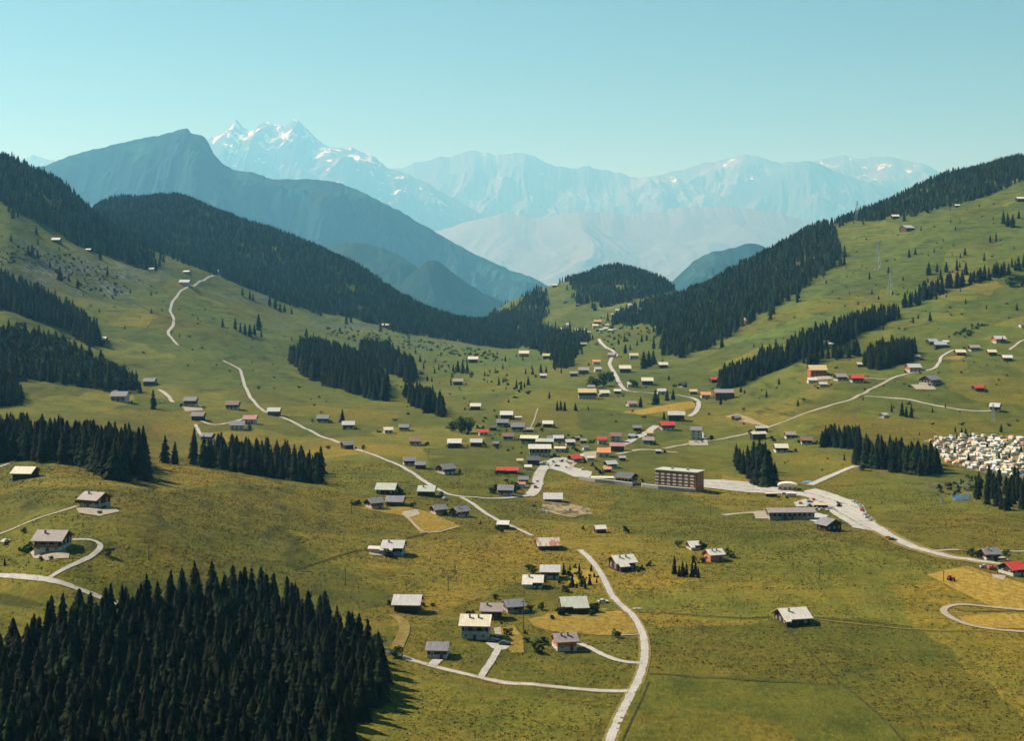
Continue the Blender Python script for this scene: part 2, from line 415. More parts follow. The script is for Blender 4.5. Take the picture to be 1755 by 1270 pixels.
# far plain the mountains stand on, out to the horizon
fr = np.concatenate([[6900.0], np.linspace(8000, 150000, 34)]); fc = np.linspace(-60, 60, 49)
FXg = np.tan(np.radians(fc))[None, :] * fr[:, None]; FYg = np.repeat(fr[:, None], len(fc), 1)
FZ = ZC - 640 - np.clip((fr - 6900) / 3000, 0, 1)[:, None] * 1300 + np.zeros_like(FXg)
mp, nt, b = nodes_of("far_lowland")
nt.links.new(ramp(nt, noise(nt, position(nt, (1 / 900, 1 / 900, 1 / 900)), 1.0, 5), [(0.35, (0.05, 0.07, 0.03)), (0.65, (0.12, 0.13, 0.06))]), b.inputs["Base Color"])
b.inputs["Roughness"].default_value = 1.0
setting(link("terrain", mesh_from("terrain", np.stack([FXg, FYg, FZ], -1).reshape(-1, 3), grid_faces(len(fr), len(fc)), [mp])), "structure",
        "pale hazy lowland far beyond the mouth of the valley")

# ================================================================ mountains
MS = 2.4
def mountain_mat(name, lo, mid_, hi, rock=None, snow=None, scale=260.0, woods=0.0):
    m, nt, b = nodes_of(name)
    scale *= MS
    f = noise(nt, position(nt, (1 / scale,) * 3), 1.0, 6, 0.62)
    c = ramp(nt, f, [(0.32, lo), (0.5, mid_), (0.7, hi)])
    g = N(nt, "ShaderNodeNewGeometry"); sx = N(nt, "ShaderNodeSeparateXYZ"); nt.links.new(g.outputs["Normal"], sx.inputs[0])
    if woods:
        w = ramp(nt, noise(nt, position(nt, (1 / (scale * 1.7),) * 3), 1.0, 6, 0.6), [(0.46, (0, 0, 0)), (0.54, (1, 1, 1))])
        c = mixc(nt, mathn(nt, 'MULTIPLY', w, woods), c, (0.016, 0.028, 0.016))
    if rock:
        rm = ramp(nt, mathn(nt, 'ADD', sx.outputs["Z"], mathn(nt, 'MULTIPLY', f, 0.5)), [(0.72, (1, 1, 1)), (0.98, (0, 0, 0))])
        c = mixc(nt, rm, c, rock)
    if snow:
        z0, z1, amt = snow
        pz = N(nt, "ShaderNodeSeparateXYZ"); nt.links.new(position(nt), pz.inputs[0])
        hz = mathn(nt, 'DIVIDE', mathn(nt, 'SUBTRACT', pz.outputs["Z"], z0), z1 - z0)
        hz = mathn(nt, 'MINIMUM', mathn(nt, 'MAXIMUM', hz, 0.0), 1.0)
        sn = noise(nt, position(nt, (1 / 480, 1 / 480, 1 / 1100)), 1.0, 5, 0.6)
        k = mathn(nt, 'MULTIPLY_ADD', sn, 2.6, mathn(nt, 'MULTIPLY_ADD', sx.outputs["Z"], 0.9, mathn(nt, 'MULTIPLY_ADD', hz, 0.25, -2.20 + amt)))
        k = ramp(nt, k, [(0.0, (0, 0, 0)), (0.12, (1, 1, 1))])
        k = mathn(nt, 'MULTIPLY', k, mathn(nt, 'MINIMUM', mathn(nt, 'MULTIPLY', hz, 3.0), 1.0))
        c = mixc(nt, k, c, (0.86, 0.84, 0.82))
    nt.links.new(c, b.inputs["Base Color"])
    b.inputs["Roughness"].default_value = 1.0; b.inputs["Specular IOR Level"].default_value = 0.05
    return m

def mountain(name, label, sil, D, mat, front, back, base_z, rough, gul, seed, step=3.0, jag=1.0, tilt=0.0, shape=1.0):
    MS = (2.3 if D > 7000 else 2.2) if D < 12000 else 2.7
    """sil: skyline (photo px) at distance D; a ridge with a front flank of depth `front` and a back flank of depth `back`.
    tilt lets the ridge run away from the eye: metres of extra distance per photo px."""
    D *= MS; front *= MS; back *= MS; rough *= MS; gul *= MS; base_z = ZC + (base_z - ZC) * MS
    xs = np.array([p[0] for p in sil], float); ys = np.array([p[1] for p in sil], float)
    u = np.arange(xs[0], xs[-1] + step, step)
    yy = np.interp(u, xs, ys) + jag * (fbm(u / 9, u * 0 + seed, 3, seed) * 3.0 + fbm(u / 30, u * 0 + seed + 5, 2, seed + 3) * 3.0)
    dd = D + tilt * (u - u.mean())
    zr = ZC - (yy - YH) / FPX * dd
    xr = (u - CX) / FPX * dd
    nf = 120; nb = 12
    t = np.concatenate([-(np.linspace(1, 0, nf) ** 1.25), np.linspace(0, 1, nb + 1)[1:]])
    Y = dd[None, :] + np.where(t < 0, t * front, t * back)[:, None]
    X = xr[None, :] * (1 + 0 * Y)
    a = np.abs(t)[:, None]
    prof = (1 - a) ** shape
    def gs(v, n):
        k_ = np.exp(-0.5 * (np.arange(-3 * n, 3 * n + 1) / n) ** 2); k_ /= k_.sum()
        return np.convolve(np.pad(v, 3 * n, mode='edge'), k_, mode='valid')
    z1, z2 = gs(zr, max(2, int(10 / step))), gs(zr, max(3, int(32 / step)))
    w1 = np.clip(a / 0.10, 0, 1); w2 = np.clip((a - 0.06) / 0.25, 0, 1)
    zc_ = (zr[None, :] * (1 - w1) + z1[None, :] * w1) * (1 - w2) + z2[None, :] * w2
    Z = base_z + (zc_ - base_z) * prof
    env = np.clip(a * 7, 0, 1) * np.clip((1 - a) * 4, 0.15, 1)
    Z = Z + env * gul * (ridged(X / rough + fbm(X / rough, Y / rough, 2, seed + 9) * .6, Y / (rough * 1.25) + .5 * fbm(X / (rough * 2), Y / (rough * 2), 2, seed + 7), 6, seed + 1) - 0.45)
    Z = Z + env * min(gul * 0.62, 0.2 * rough) * fbm(X / (rough * .35), Y / (rough * .35), 4, seed + 2)
    me = mesh_from(name, np.stack([X, Y, Z], -1).reshape(-1, 3), grid_faces(len(t), len(u)), [mat], smooth_=False)
    o = link(name, me)
    setting(o, "structure", label)
    return o

green_hi = ((0.006, 0.024, 0.012), (0.015, 0.044, 0.020), (0.034, 0.072, 0.032))
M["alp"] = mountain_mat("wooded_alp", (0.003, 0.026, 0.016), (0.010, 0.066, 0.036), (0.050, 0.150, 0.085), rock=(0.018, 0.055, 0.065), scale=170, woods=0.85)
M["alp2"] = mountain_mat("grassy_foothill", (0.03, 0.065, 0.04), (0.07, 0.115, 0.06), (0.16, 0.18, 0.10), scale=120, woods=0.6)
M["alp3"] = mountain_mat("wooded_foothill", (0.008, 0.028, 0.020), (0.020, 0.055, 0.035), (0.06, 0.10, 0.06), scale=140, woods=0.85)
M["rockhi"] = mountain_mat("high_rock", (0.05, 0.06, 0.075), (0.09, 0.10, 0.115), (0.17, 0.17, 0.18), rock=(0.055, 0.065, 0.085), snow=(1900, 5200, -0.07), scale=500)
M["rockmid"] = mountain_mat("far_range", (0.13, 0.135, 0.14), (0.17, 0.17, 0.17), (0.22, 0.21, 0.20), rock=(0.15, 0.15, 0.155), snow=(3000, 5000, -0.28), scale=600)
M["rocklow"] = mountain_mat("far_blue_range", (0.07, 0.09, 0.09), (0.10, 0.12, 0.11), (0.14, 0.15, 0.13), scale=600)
M["palelow"] = mountain_mat("pale_far_slopes", (0.145, 0.14, 0.14), (0.17, 0.16, 0.158), (0.195, 0.18, 0.175), scale=1500)  # pale low-contrast tones put the valley haze into the ridge colour

mountain("mountain", "big dark blue mountain with a blunt cliffed summit left of the snowy peaks",
  [(-60, 330), (20, 305), (60, 287), (78, 284), (118, 268), (150, 258), (185, 249), (232, 239), (265, 234), (290, 228), (312, 221), (322, 219), (327, 228), (338, 230), (350, 234), (358, 246), (366, 262), (382, 281),
   (400, 292), (425, 293), (440, 297), (465, 306), (490, 307), (520, 306), (560, 309), (590, 316), (620, 328), (650, 344), (682, 360), (712, 377), (742, 394), (780, 418), (812, 435), (845, 450), (880, 464), (908, 474), (945, 492), (1000, 525)],
  7600, M["alp"], 2300, 2600, -620, 520, 270, 101, jag=0.6, shape=1.15)
mountain("hill", "pale green wooded foothill under the big blue mountain",
  [(505, 470), (545, 436), (572, 420), (592, 414), (618, 416), (640, 419), (662, 427), (690, 440), (720, 462), (760, 488), (800, 508), (850, 530), (900, 555)],
  5600, M["alp2"], 700, 1100, -560, 260, 46, 131, jag=0.7)
mountain("hill", "small pointed blue hill in front of the blue mountain's right foot",
  [(640, 520), (690, 484), (712, 463), (730, 450), (745, 446), (758, 453), (776, 467), (800, 485), (830, 503), (870, 522), (930, 550)],
  5250, M["alp3"], 600, 900, -540, 200, 40, 151, jag=0.7)
mountain("hill", "small hazy blue hill rising behind the right-hand forest",
  [(1080, 540), (1135, 498), (1160, 474), (1185, 451), (1205, 438), (1222, 431), (1240, 430), (1258, 424), (1278, 417), (1296, 417), (1312, 424), (1345, 440), (1420, 480), (1500, 520)],
  6300, M["alp3"], 900, 1300, -560, 260, 60, 171, jag=0.6)
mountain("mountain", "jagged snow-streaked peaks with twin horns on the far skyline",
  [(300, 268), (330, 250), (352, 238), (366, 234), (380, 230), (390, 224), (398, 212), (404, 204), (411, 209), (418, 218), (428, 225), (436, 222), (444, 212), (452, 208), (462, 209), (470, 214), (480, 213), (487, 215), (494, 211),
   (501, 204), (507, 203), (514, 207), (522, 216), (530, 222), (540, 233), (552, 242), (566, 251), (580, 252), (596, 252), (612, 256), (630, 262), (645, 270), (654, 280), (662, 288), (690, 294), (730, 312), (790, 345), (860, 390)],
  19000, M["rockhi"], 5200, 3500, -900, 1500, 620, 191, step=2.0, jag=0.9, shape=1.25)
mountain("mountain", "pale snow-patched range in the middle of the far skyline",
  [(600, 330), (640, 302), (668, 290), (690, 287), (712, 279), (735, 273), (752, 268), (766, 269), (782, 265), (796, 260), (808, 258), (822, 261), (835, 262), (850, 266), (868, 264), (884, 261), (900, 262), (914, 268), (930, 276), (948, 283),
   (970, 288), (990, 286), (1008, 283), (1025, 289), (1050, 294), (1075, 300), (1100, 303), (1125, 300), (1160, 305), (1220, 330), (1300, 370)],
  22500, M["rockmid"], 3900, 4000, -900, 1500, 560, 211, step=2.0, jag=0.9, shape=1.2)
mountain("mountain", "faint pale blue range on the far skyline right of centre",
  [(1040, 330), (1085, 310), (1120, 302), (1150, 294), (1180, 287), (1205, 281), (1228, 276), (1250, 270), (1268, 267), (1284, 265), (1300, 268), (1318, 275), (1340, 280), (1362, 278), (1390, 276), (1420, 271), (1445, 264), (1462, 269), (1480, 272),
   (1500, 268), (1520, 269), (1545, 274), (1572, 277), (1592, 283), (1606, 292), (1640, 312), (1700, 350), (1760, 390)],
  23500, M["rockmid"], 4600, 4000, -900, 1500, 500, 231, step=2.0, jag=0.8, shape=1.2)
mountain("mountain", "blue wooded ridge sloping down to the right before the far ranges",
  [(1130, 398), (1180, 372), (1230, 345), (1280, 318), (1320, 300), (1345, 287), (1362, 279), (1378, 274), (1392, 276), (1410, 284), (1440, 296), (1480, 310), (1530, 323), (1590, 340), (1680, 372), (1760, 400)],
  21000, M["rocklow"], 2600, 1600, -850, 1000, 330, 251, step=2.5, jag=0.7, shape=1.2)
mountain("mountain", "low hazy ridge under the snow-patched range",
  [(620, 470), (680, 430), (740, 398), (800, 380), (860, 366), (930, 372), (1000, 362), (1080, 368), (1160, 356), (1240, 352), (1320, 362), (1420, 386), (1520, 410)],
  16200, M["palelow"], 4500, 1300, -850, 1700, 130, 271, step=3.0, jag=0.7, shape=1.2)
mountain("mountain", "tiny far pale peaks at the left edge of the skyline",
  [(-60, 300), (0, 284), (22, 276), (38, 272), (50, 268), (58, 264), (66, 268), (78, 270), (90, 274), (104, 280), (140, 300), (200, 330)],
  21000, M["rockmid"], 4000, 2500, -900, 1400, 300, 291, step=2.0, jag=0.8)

# ================================================================ light, sky, air
SUN_EL, SUN_AZ = 45.0, -66.0       # azimuth from straight ahead, negative = left
sdir = Vector((math.sin(RAD(SUN_AZ)) * math.cos(RAD(SUN_EL)), math.cos(RAD(SUN_AZ)) * math.cos(RAD(SUN_EL)), math.sin(RAD(SUN_EL))))
sl = bpy.data.lights.new("sun", 'SUN'); sl.energy = 5.0; sl.angle = RAD(0.5); sl.color = (1.0, 0.96, 0.89)
so = bpy.data.objects.new("sun", sl); so.rotation_euler = sdir.to_track_quat('Z', 'Y').to_euler(); so.location = sdir * 3000
COL.objects.link(so)

w = bpy.data.worlds.new("World"); SC.world = w; w.use_nodes = True
nt = w.node_tree; bg = nt.nodes["Background"]
sky = N(nt, "ShaderNodeTexSky"); sky.sky_type = 'NISHITA'; sky.sun_disc = False
sky.sun_elevation = RAD(SUN_EL); sky.sun_rotation = RAD(SUN_AZ % 360); sky.altitude = 1500; sky.air_density = 1.0; sky.dust_density = 0.6; sky.ozone_density = 1.2
nt.links.new(mixc(nt, 1.0, sky.outputs["Color"], SKY_TINT if 'SKY_TINT' in globals() else (0.70, 0.96, 0.84), 'MULTIPLY'), bg.inputs["Color"])
bg.inputs["Strength"].default_value = 0.05

HAZE_DENS = 0.000038
hm = bpy.data.materials.new("haze_air"); hm.use_nodes = True
nt = hm.node_tree
for n_ in list(nt.nodes):
    if n_.type == 'BSDF_PRINCIPLED': nt.nodes.remove(n_)
out = [n_ for n_ in nt.nodes if n_.type == 'OUTPUT_MATERIAL'][0]
pvn = N(nt, "ShaderNodeVolumePrincipled")
pvn.inputs["Color"].default_value = (0.22, 0.64, 1.0, 1); pvn.inputs["Density"].default_value = HAZE_DENS
pvn.inputs["Absorption Color"].default_value = (1, 1, 1, 1)
pvn.inputs["Density Attribute"].default_value = ""; pvn.inputs["Anisotropy"].default_value = 0.25
nt.links.new(pvn.outputs["Volume"], out.inputs["Volume"])
hg = Geo().box(-130000, 130000, -400, 152000, -3200, 5900)
ho = setting(hg.build("haze", hm), "stuff", "pale blue air that veils the far mountains", "haze")

SC.view_settings.view_transform = 'Standard'; SC.view_settings.look = 'None'
SC.view_settings.exposure = 0.67; SC.view_settings.gamma = 1.0
SC.render.engine = 'CYCLES'
SC.cycles.use_denoising = True
SC.cycles.max_bounces = 4; SC.cycles.diffuse_bounces = 2; SC.cycles.glossy_bounces = 1; SC.cycles.volume_bounces = 1
SC.cycles.transparent_max_bounces = 4; SC.cycles.transmission_bounces = 1
SC.cycles.caustics_reflective = False; SC.cycles.caustics_refractive = False
# ================================================================ materials for built things
R = {
 "white": roof_mat("pale_metal_roof", (0.60, 0.575, 0.49)), "silver": roof_mat("silver_metal_roof", (0.46, 0.455, 0.43)),
 "cream": roof_mat("cream_roof", (0.62, 0.57, 0.42)), "green": roof_mat("pale_green_roof", (0.42, 0.45, 0.37)),
 "grey": roof_mat("grey_shingle_roof", (0.19, 0.185, 0.20), var=0.3), "dark": roof_mat("dark_slate_roof", (0.09, 0.09, 0.095), var=0.3),
 "brown": roof_mat("brown_roof", (0.20, 0.12, 0.09), var=0.3), "pink": roof_mat("faded_pink_roof", (0.42, 0.20, 0.19)),
 "red": roof_mat("red_metal_roof", (0.52, 0.050, 0.035)), "orange": roof_mat("orange_tiled_roof", (0.62, 0.27, 0.12)),
 "taupe": roof_mat("pinkish_grey_roof", (0.29, 0.24, 0.22)), "rust": roof_mat("rusting_pale_roof", (0.52, 0.48, 0.40), rust=0.85),
 "gold": roof_mat("yellow_roof", (0.52, 0.43, 0.21)), "blue": roof_mat("pale_blue_roof", (0.31, 0.36, 0.39)),  # gold is a plain yellow roof colour
}
WL = {
 "wood": wood_mat("weathered_dark_timber", (0.048, 0.029, 0.019)), "brown": wood_mat("brown_timber", (0.11, 0.058, 0.032)),
 "orange": wood_mat("orange_stained_timber", (0.46, 0.15, 0.05)), "honey": wood_mat("honey_timber", (0.33, 0.19, 0.08)),
 "white": plain("white_plaster", (0.50, 0.46, 0.39), 0.85, 0.1), "pink": plain("pink_plaster", (0.62, 0.36, 0.30), 0.85, 0.1),
 "stone": plain("grey_stone_wall", (0.30, 0.28, 0.25), 0.9, 0.35, 2.0), "yellow": plain("yellow_plaster", (0.70, 0.55, 0.27), 0.85, 0.1),
 "bluegrey": plain("blue_grey_panel", (0.24, 0.33, 0.40), 0.7, 0.12),
}
M["fascia"] = wood_mat("eaves_timber", (0.36, 0.22, 0.09))
M["pane"] = plain("window_glass", (0.035, 0.045, 0.055), 0.12, 0.1, spec=0.6)
M["frame"] = plain("white_window_frame", (0.70, 0.68, 0.63), 0.7, 0.06)
M["door"] = wood_mat("door_timber", (0.13, 0.07, 0.04), False)
M["brick"] = plain("chimney_masonry", (0.30, 0.24, 0.20), 0.9, 0.25, 3.0)
M["rail"] = wood_mat("balcony_timber", (0.20, 0.11, 0.055), False)
def road_mat(name, col, edge):
    m, nt, b = nodes_of(name)
    v = position(nt); ac = attr(nt, "across")
    f = noise(nt, v, 0.35, 5, 0.65)
    c = ramp(nt, f, [(0.3, tuple(x * .82 for x in col)), (0.7, tuple(x * 1.12 for x in col))])
    patch_ = ramp(nt, noise(nt, v, 0.09, 3), [(0.56, (0, 0, 0)), (0.62, (1, 1, 1))])
    c = mixc(nt, mathn(nt, 'MULTIPLY', patch_, 0.35), c, tuple(x * .62 for x in col))
    tr = ramp(nt, ac, [(0.16, (0, 0, 0)), (0.26, (1, 1, 1)), (0.40, (1, 1, 1)), (0.5, (0, 0, 0))])
    c = mixc(nt, mathn(nt, 'MULTIPLY', tr, 0.22), c, tuple(x * .68 for x in col))
    e = mathn(nt, 'MULTIPLY_ADD', mathn(nt, 'SUBTRACT', noise(nt, v, 0.55, 4, 0.7), 0.5), 1.0, ac)
    c = mixc(nt, ramp(nt, e, [(0.80, (0, 0, 0)), (0.92, (1, 1, 1))]), c, edge)
    nt.links.new(c, b.inputs["Base Color"]); b.inputs["Roughness"].default_value = .9; b.inputs["Specular IOR Level"].default_value = .1
    return m
M["asphalt"] = road_mat("pale_worn_road", (0.40, 0.385, 0.335), (0.14, 0.115, 0.04))
M["gravel"] = plain("pale_gravel", (0.31, 0.27, 0.20), 0.95, 0.2, 0.5, 0.05, space='pos')
M["earth"] = plain("sandy_earth", (0.29, 0.215, 0.12), 0.95, 0.3, 0.3, 0.05, space='pos')
M["verge"] = plain("dry_grass_verge", (0.19, 0.145, 0.04), 0.95, 0.35, 0.5, 0.05, space='pos')
M["soil"] = plain("dark_ditch_soil", (0.050, 0.046, 0.018), 0.95, 0.5, 0.3, 0.05, space='pos')
M["concrete"] = plain("white_concrete", (0.42, 0.40, 0.35), 0.85, 0.12, 0.6)
def patchy(name, a, b_, thr, scale):
    m, nt, b = nodes_of(name)
    f = noise(nt, position(nt, (1 / scale, 1 / (scale * 1.4), 1 / scale)), 1.0, 5, 0.7)
    k = ramp(nt, f, [(thr - .05, (0, 0, 0)), (thr + .05, (1, 1, 1))])
    f2 = noise(nt, position(nt), 0.6, 4, 0.7)
    ca = ramp(nt, f2, [(0.3, tuple(x * .6 for x in a)), (0.7, tuple(x * 1.3 for x in a))])
    nt.links.new(mixc(nt, k, ca, b_), b.inputs["Base Color"]); b.inputs["Roughness"].default_value = .95
    b.inputs["Specular IOR Level"].default_value = 0.05
    return m
M["site"] = patchy("churned_site_earth", (0.30, 0.23, 0.13), (0.085, 0.075, 0.025), 0.50, 7.0)
M["campground"] = patchy("trodden_camp_ground", (0.20, 0.17, 0.10), (0.07, 0.075, 0.025), 0.5, 8.0)
M["water"] = plain("pond_water", (0.05, 0.12, 0.24), 0.06, 0.2, 0.2, 0.5)
M["polewood"] = wood_mat("pole_timber", (0.10, 0.075, 0.05), False)
M["steel"] = plain("galvanised_steel", (0.30, 0.32, 0.32), 0.5, 0.1, metal=0.4)
M["bark"] = plain("spruce_bark", (0.06, 0.045, 0.03), 0.95, 0.3, 4.0)

# ================================================================ roads, paths, patches
_lift = [0.13]
def drape(name, pts, width, mat, kind="structure", label=None, extra=0.0, taper=None, world=False, cat=None):
    """a strip that follows the ground along a polyline of photo points"""
    P = np.array([hit(*p) for p in pts]) if not world else np.array(pts)
    xy = P[:, :2]
    seg = np.r_[0, np.cumsum(np.hypot(*np.diff(xy, axis=0).T))]
    n = max(int(seg[-1] / 2.5), 4)
    s = np.linspace(0, seg[-1], n)
    # smooth: interpolate then relax
    X = np.interp(s, seg, xy[:, 0]); Y = np.interp(s, seg, xy[:, 1])
    for _ in range(int(min(40, n / 3))):
        X[1:-1] = (X[:-2] + 2 * X[1:-1] + X[2:]) / 4; Y[1:-1] = (Y[:-2] + 2 * Y[1:-1] + Y[2:]) / 4
    tx = np.gradient(X); ty = np.gradient(Y); l = np.hypot(tx, ty) + 1e-9
    nx, ny = -ty / l, tx / l
    wd = np.full(n, width) if taper is None else np.interp(s / seg[-1], np.linspace(0, 1, len(taper)), taper)
    wd = wd * (1 + 0.10 * fbm(s / 6, s * 0 + len(pts), 2, 5))
    _lift[0] += 0.0012
    k = 5
    rows = []
    for c in np.linspace(-0.5, 0.5, k):
        xx = X + nx * wd * c; yy = Y + ny * wd * c
        rows.append(np.stack([xx, yy, ground_at(xx, yy) + _lift[0] + extra + 0.00012 * yy], -1))
    V = np.stack(rows, 1).reshape(-1, 3)
    o = link(name, mesh_from(name, V, grid_faces(n, k)[:, ::-1], [mat], smooth_=True))
    add_float_attr(o.data, "across", np.tile(np.abs(np.linspace(-1, 1, k)), n))
    setting(o, kind, label)
    if cat: o["category"] = cat
    return o

def patch(name, poly, mat, label=None, kind="structure", step=4.0, extra=0.0, attrs=True):
    """a sheet laid on the ground inside a polygon of photo points"""
    pts = []
    for a in range(len(poly)):
        p, q = poly[a], poly[(a + 1) % len(poly)]
        A, B = np.array(hit(*p)[:2]), np.array(hit(*q)[:2])
        m = max(int(np.hypot(*(B - A)) / step), 1)
        for t in range(m): pts.append(A + (B - A) * t / m)
    n0 = len(pts); B = np.array(pts)
    gx = np.arange(B[:, 0].min(), B[:, 0].max(), step); gy = np.arange(B[:, 1].min(), B[:, 1].max(), step)
    GX, GY = np.meshgrid(gx, gy); GX = GX.ravel(); GY = GY.ravel()
    ins = inpoly(GX, GY, [tuple(b) for b in B])
    allp = [Vector((float(x), float(y))) for x, y in B] + [Vector((float(x), float(y))) for x, y in zip(GX[ins], GY[ins])]
    vs, es, fs, *_ = delaunay_2d_cdt(allp, [], [list(range(n0))], 1, 1e-4)
    x = np.array([v.x for v in vs]); y = np.array([v.y for v in vs])
    _lift[0] += 0.001
    z = ground_at(x, y) + _lift[0] + 0.0001 * y + extra
    fs = [tuple(f) for f in fs]
    o = link(name, mesh_from(name, np.stack([x, y, z], -1), fs, [mat], smooth_=True))
    me = o.data
    if me.polygons and me.polygons[0].normal.z < 0: me.flip_normals()
    if attrs:
        for a in ("gold", "steep", "scrub", "far_cool"): add_float_attr(me, a, np.full(len(me.vertices), 0.25 if a == "gold" else 0.0))
    setting(o, kind, label)
    return o

# fields first, so that roads lie above them
patch("field", [(1112, 1158), (1200, 1166), (1300, 1172), (1440, 1178), (1480, 1200), (1520, 1235), (1556, 1285), (1036, 1285), (1062, 1225), (1090, 1185)], M["lush"], "brighter green meadow in the near corner by the road bend")
patch("field", [(1588, 986), (1620, 978), (1660, 971), (1700, 985), (1790, 1010), (1790, 1048), (1700, 1042), (1650, 1018)], M["mown"], "pale gold mown hayfield by the red-roofed house")
patch("field", [(905, 1062), (950, 1050), (1005, 1052), (1060, 1048), (1085, 1062), (1095, 1086), (1050, 1090), (1000, 1088), (950, 1084), (915, 1075)], M["mown"], "small golden lawn between the pale chalets and the road")
patch("field", [(857, 1078), (880, 1072), (897, 1095), (898, 1120), (876, 1120), (862, 1098)], M["mown"], "golden strip of lawn beside the big white chalet")
patch("field", [(602, 868), (640, 876), (690, 884), (720, 915), (735, 915), (790, 903), (750, 884), (690, 868), (660, 872)], M["mown"], "ochre trodden paddock below the double dark chalets")
patch("field", [(1063, 708), (1100, 702), (1150, 693), (1190, 688), (1192, 700), (1150, 706), (1100, 712)], M["mown"], "golden hay patch inside the road bend")
patch("field", [(-20, 764), (30, 764), (82, 776), (60, 782), (10, 786), (-20, 790)], M["mown"], "golden hay strip beside the short track on the left")
patch("field", [(1640, 1058), (1700, 1052), (1790, 1056), (1790, 1078), (1700, 1078), (1655, 1070)], M["mown"], "golden grass inside the loop of the farm track")
patch("field", [(965, 985), (985, 975), (1030, 980), (1040, 1000), (1000, 1005), (975, 1000)], M["mown"], "golden garden with young conifers by the road")
patch("field", [(1612, 616), (1640, 610), (1662, 611), (1640, 618)], M["mown"], "small ochre lawn beside the hillside lane")

def road(pts, w, label, mat=None, **k): return drape("road", pts, w, mat or M["asphalt"], label=label, **k)
def track(pts, w, label, mat=None, **k): return drape("path", pts, w, mat or M["gravel"], label=label, **k)
def verge(pts, w): drape("path", pts, w, M["verge"], label="dry straw-coloured verge along a lane", extra=-0.03)

FG = [(1036, 1300), (1052, 1250), (1068, 1215), (1085, 1182), (1100, 1158), (1105, 1135), (1106, 1105), (1101, 1080), (1088, 1058), (1072, 1043), (1055, 1032), (1045, 1015), (1037, 996), (1026, 977), (1012, 958), (994, 943)]
MAIN = [(1085, 1186), (1040, 1183), (990, 1183), (940, 1179), (890, 1174), (845, 1168), (810, 1160), (770, 1150), (735, 1141), (705, 1133), (680, 1124), (655, 1112)]
verge(FG, 4.2)
verge(MAIN, 3.9)
road(FG, 3.0, "pale lane winding up the middle of the meadow")
road(MAIN, 2.8, "pale lane running left from the road bend to the dark wood")
road([(822, 1164), (832, 1148), (845, 1130), (853, 1115), (858, 1104)], 2.6, "short pale drive up to the big white chalet")
patch("pavement", [(832, 1103), (850, 1099), (866, 1100), (874, 1107), (868, 1114), (852, 1116), (842, 1111)], M["asphalt"], "pale turning place in front of the big white chalet")
road([(738, 1144), (744, 1137), (752, 1131)], 3.6, "stub of drive to the grey-roofed garage chalet")
road([(1102, 1138), (1075, 1138), (1050, 1131), (1025, 1119), (1008, 1110), (993, 1104)], 3.0, "curved drive to the chalet with the reddish gable")
road([(-40, 979), (0, 985), (40, 990), (80, 997), (115, 1006), (160, 1020), (205, 1036), (250, 1050)], 2.4, "lane passing behind the dark wood at the left edge")
road([(86, 990), (105, 980), (130, 969), (155, 956), (172, 943), (177, 932), (168, 925), (148, 924), (124, 926)], 2.2, "hooked drive around the white-walled chalet on the left")
track([(-30, 925), (10, 912), (45, 897), (75, 887), (110, 876), (132, 868)], 1.8, "thin footpath across the left meadow to the grey chalet")
track([(-30, 812), (0, 800), (30, 789), (58, 781), (80, 777)], 2.6, "short curved track at the left edge of the meadow")
LEFTROAD = [(382, 618), (398, 626), (411, 632), (416, 648), (422, 666), (432, 685), (445, 700), (456, 708), (478, 713), (500, 722), (530, 738), (558, 751), (582, 759), (605, 768), (632, 778), (662, 789), (690, 800), (712, 814), (732, 828), (750, 840), (766, 850), (790, 852), (820, 855), (850, 856), (880, 854), (905, 850)]
road(LEFTROAD, 3.8, "pale road slanting down the left hillside into the village")
road([(370, 473), (352, 479), (336, 487), (322, 492), (306, 503), (296, 516), (291, 533), (298, 546), (297, 558), (287, 570), (294, 580), (306, 592)], 4.4, "winding white road high on the left hillside")
road([(790, 853), (808, 862), (826, 876), (846, 889), (868, 899), (890, 908), (912, 919)], 3.0, "side lane dropping from the village to the rusty-roofed barn")
road([(905, 850), (915, 844), (921, 832), (922, 820), (927, 808), (935, 798), (948, 790)], 8.0, "wide village street curving up to the square")
patch("pavement", [(925, 800), (938, 790), (952, 784), (966, 784), (972, 794), (985, 802), (1015, 809), (1012, 819), (985, 818), (965, 810), (945, 804), (935, 806)], M["asphalt"], "pale village square where the streets meet")
road([(955, 790), (985, 783), (1012, 777), (1040, 772), (1062, 765), (1082, 755), (1100, 746), (1114, 738), (1126, 730)], 8.0, "street climbing right out of the village square")
road([(1182, 714), (1192, 707), (1198, 697), (1196, 687), (1185, 681), (1165, 678), (1140, 676), (1115, 674), (1090, 673), (1072, 670), (1064, 661), (1058, 649), (1051, 636), (1044, 624), (1047, 615), (1058, 608), (1050, 601), (1037, 595), (1030, 588), (1026, 581)], 5.5, "valley road winding away past the far chalets")
road([(1058, 779), (1075, 775), (1095, 771), (1120, 771), (1140, 775), (1162, 776)], 5.0, "sandy spur behind the village ending in the meadow", M["gravel"])
road([(1138, 769), (1165, 764), (1190, 759), (1220, 755), (1248, 751), (1270, 746), (1300, 738), (1335, 725), (1370, 713), (1400, 703), (1435, 692), (1465, 683), (1485, 673), (1505, 661), (1530, 648)], 4.2, "straight pale road climbing the right hillside", M["gravel"])
road([(1530, 648), (1548, 642), (1570, 638), (1590, 636), (1604, 632), (1610, 622), (1613, 612), (1622, 605), (1634, 600)], 3.8, "white lane hooking up between the upper right chalets")
road([(1482, 680), (1515, 681), (1545, 684), (1580, 690), (1615, 697), (1645, 703), (1675, 706), (1700, 705)], 3.6, "level pale track crossing the right hillside")
road([(1440, 646), (1465, 650), (1490, 648), (1520, 650)], 3.0, "short drive past the red-roofed hillside chalet", M["gravel"])
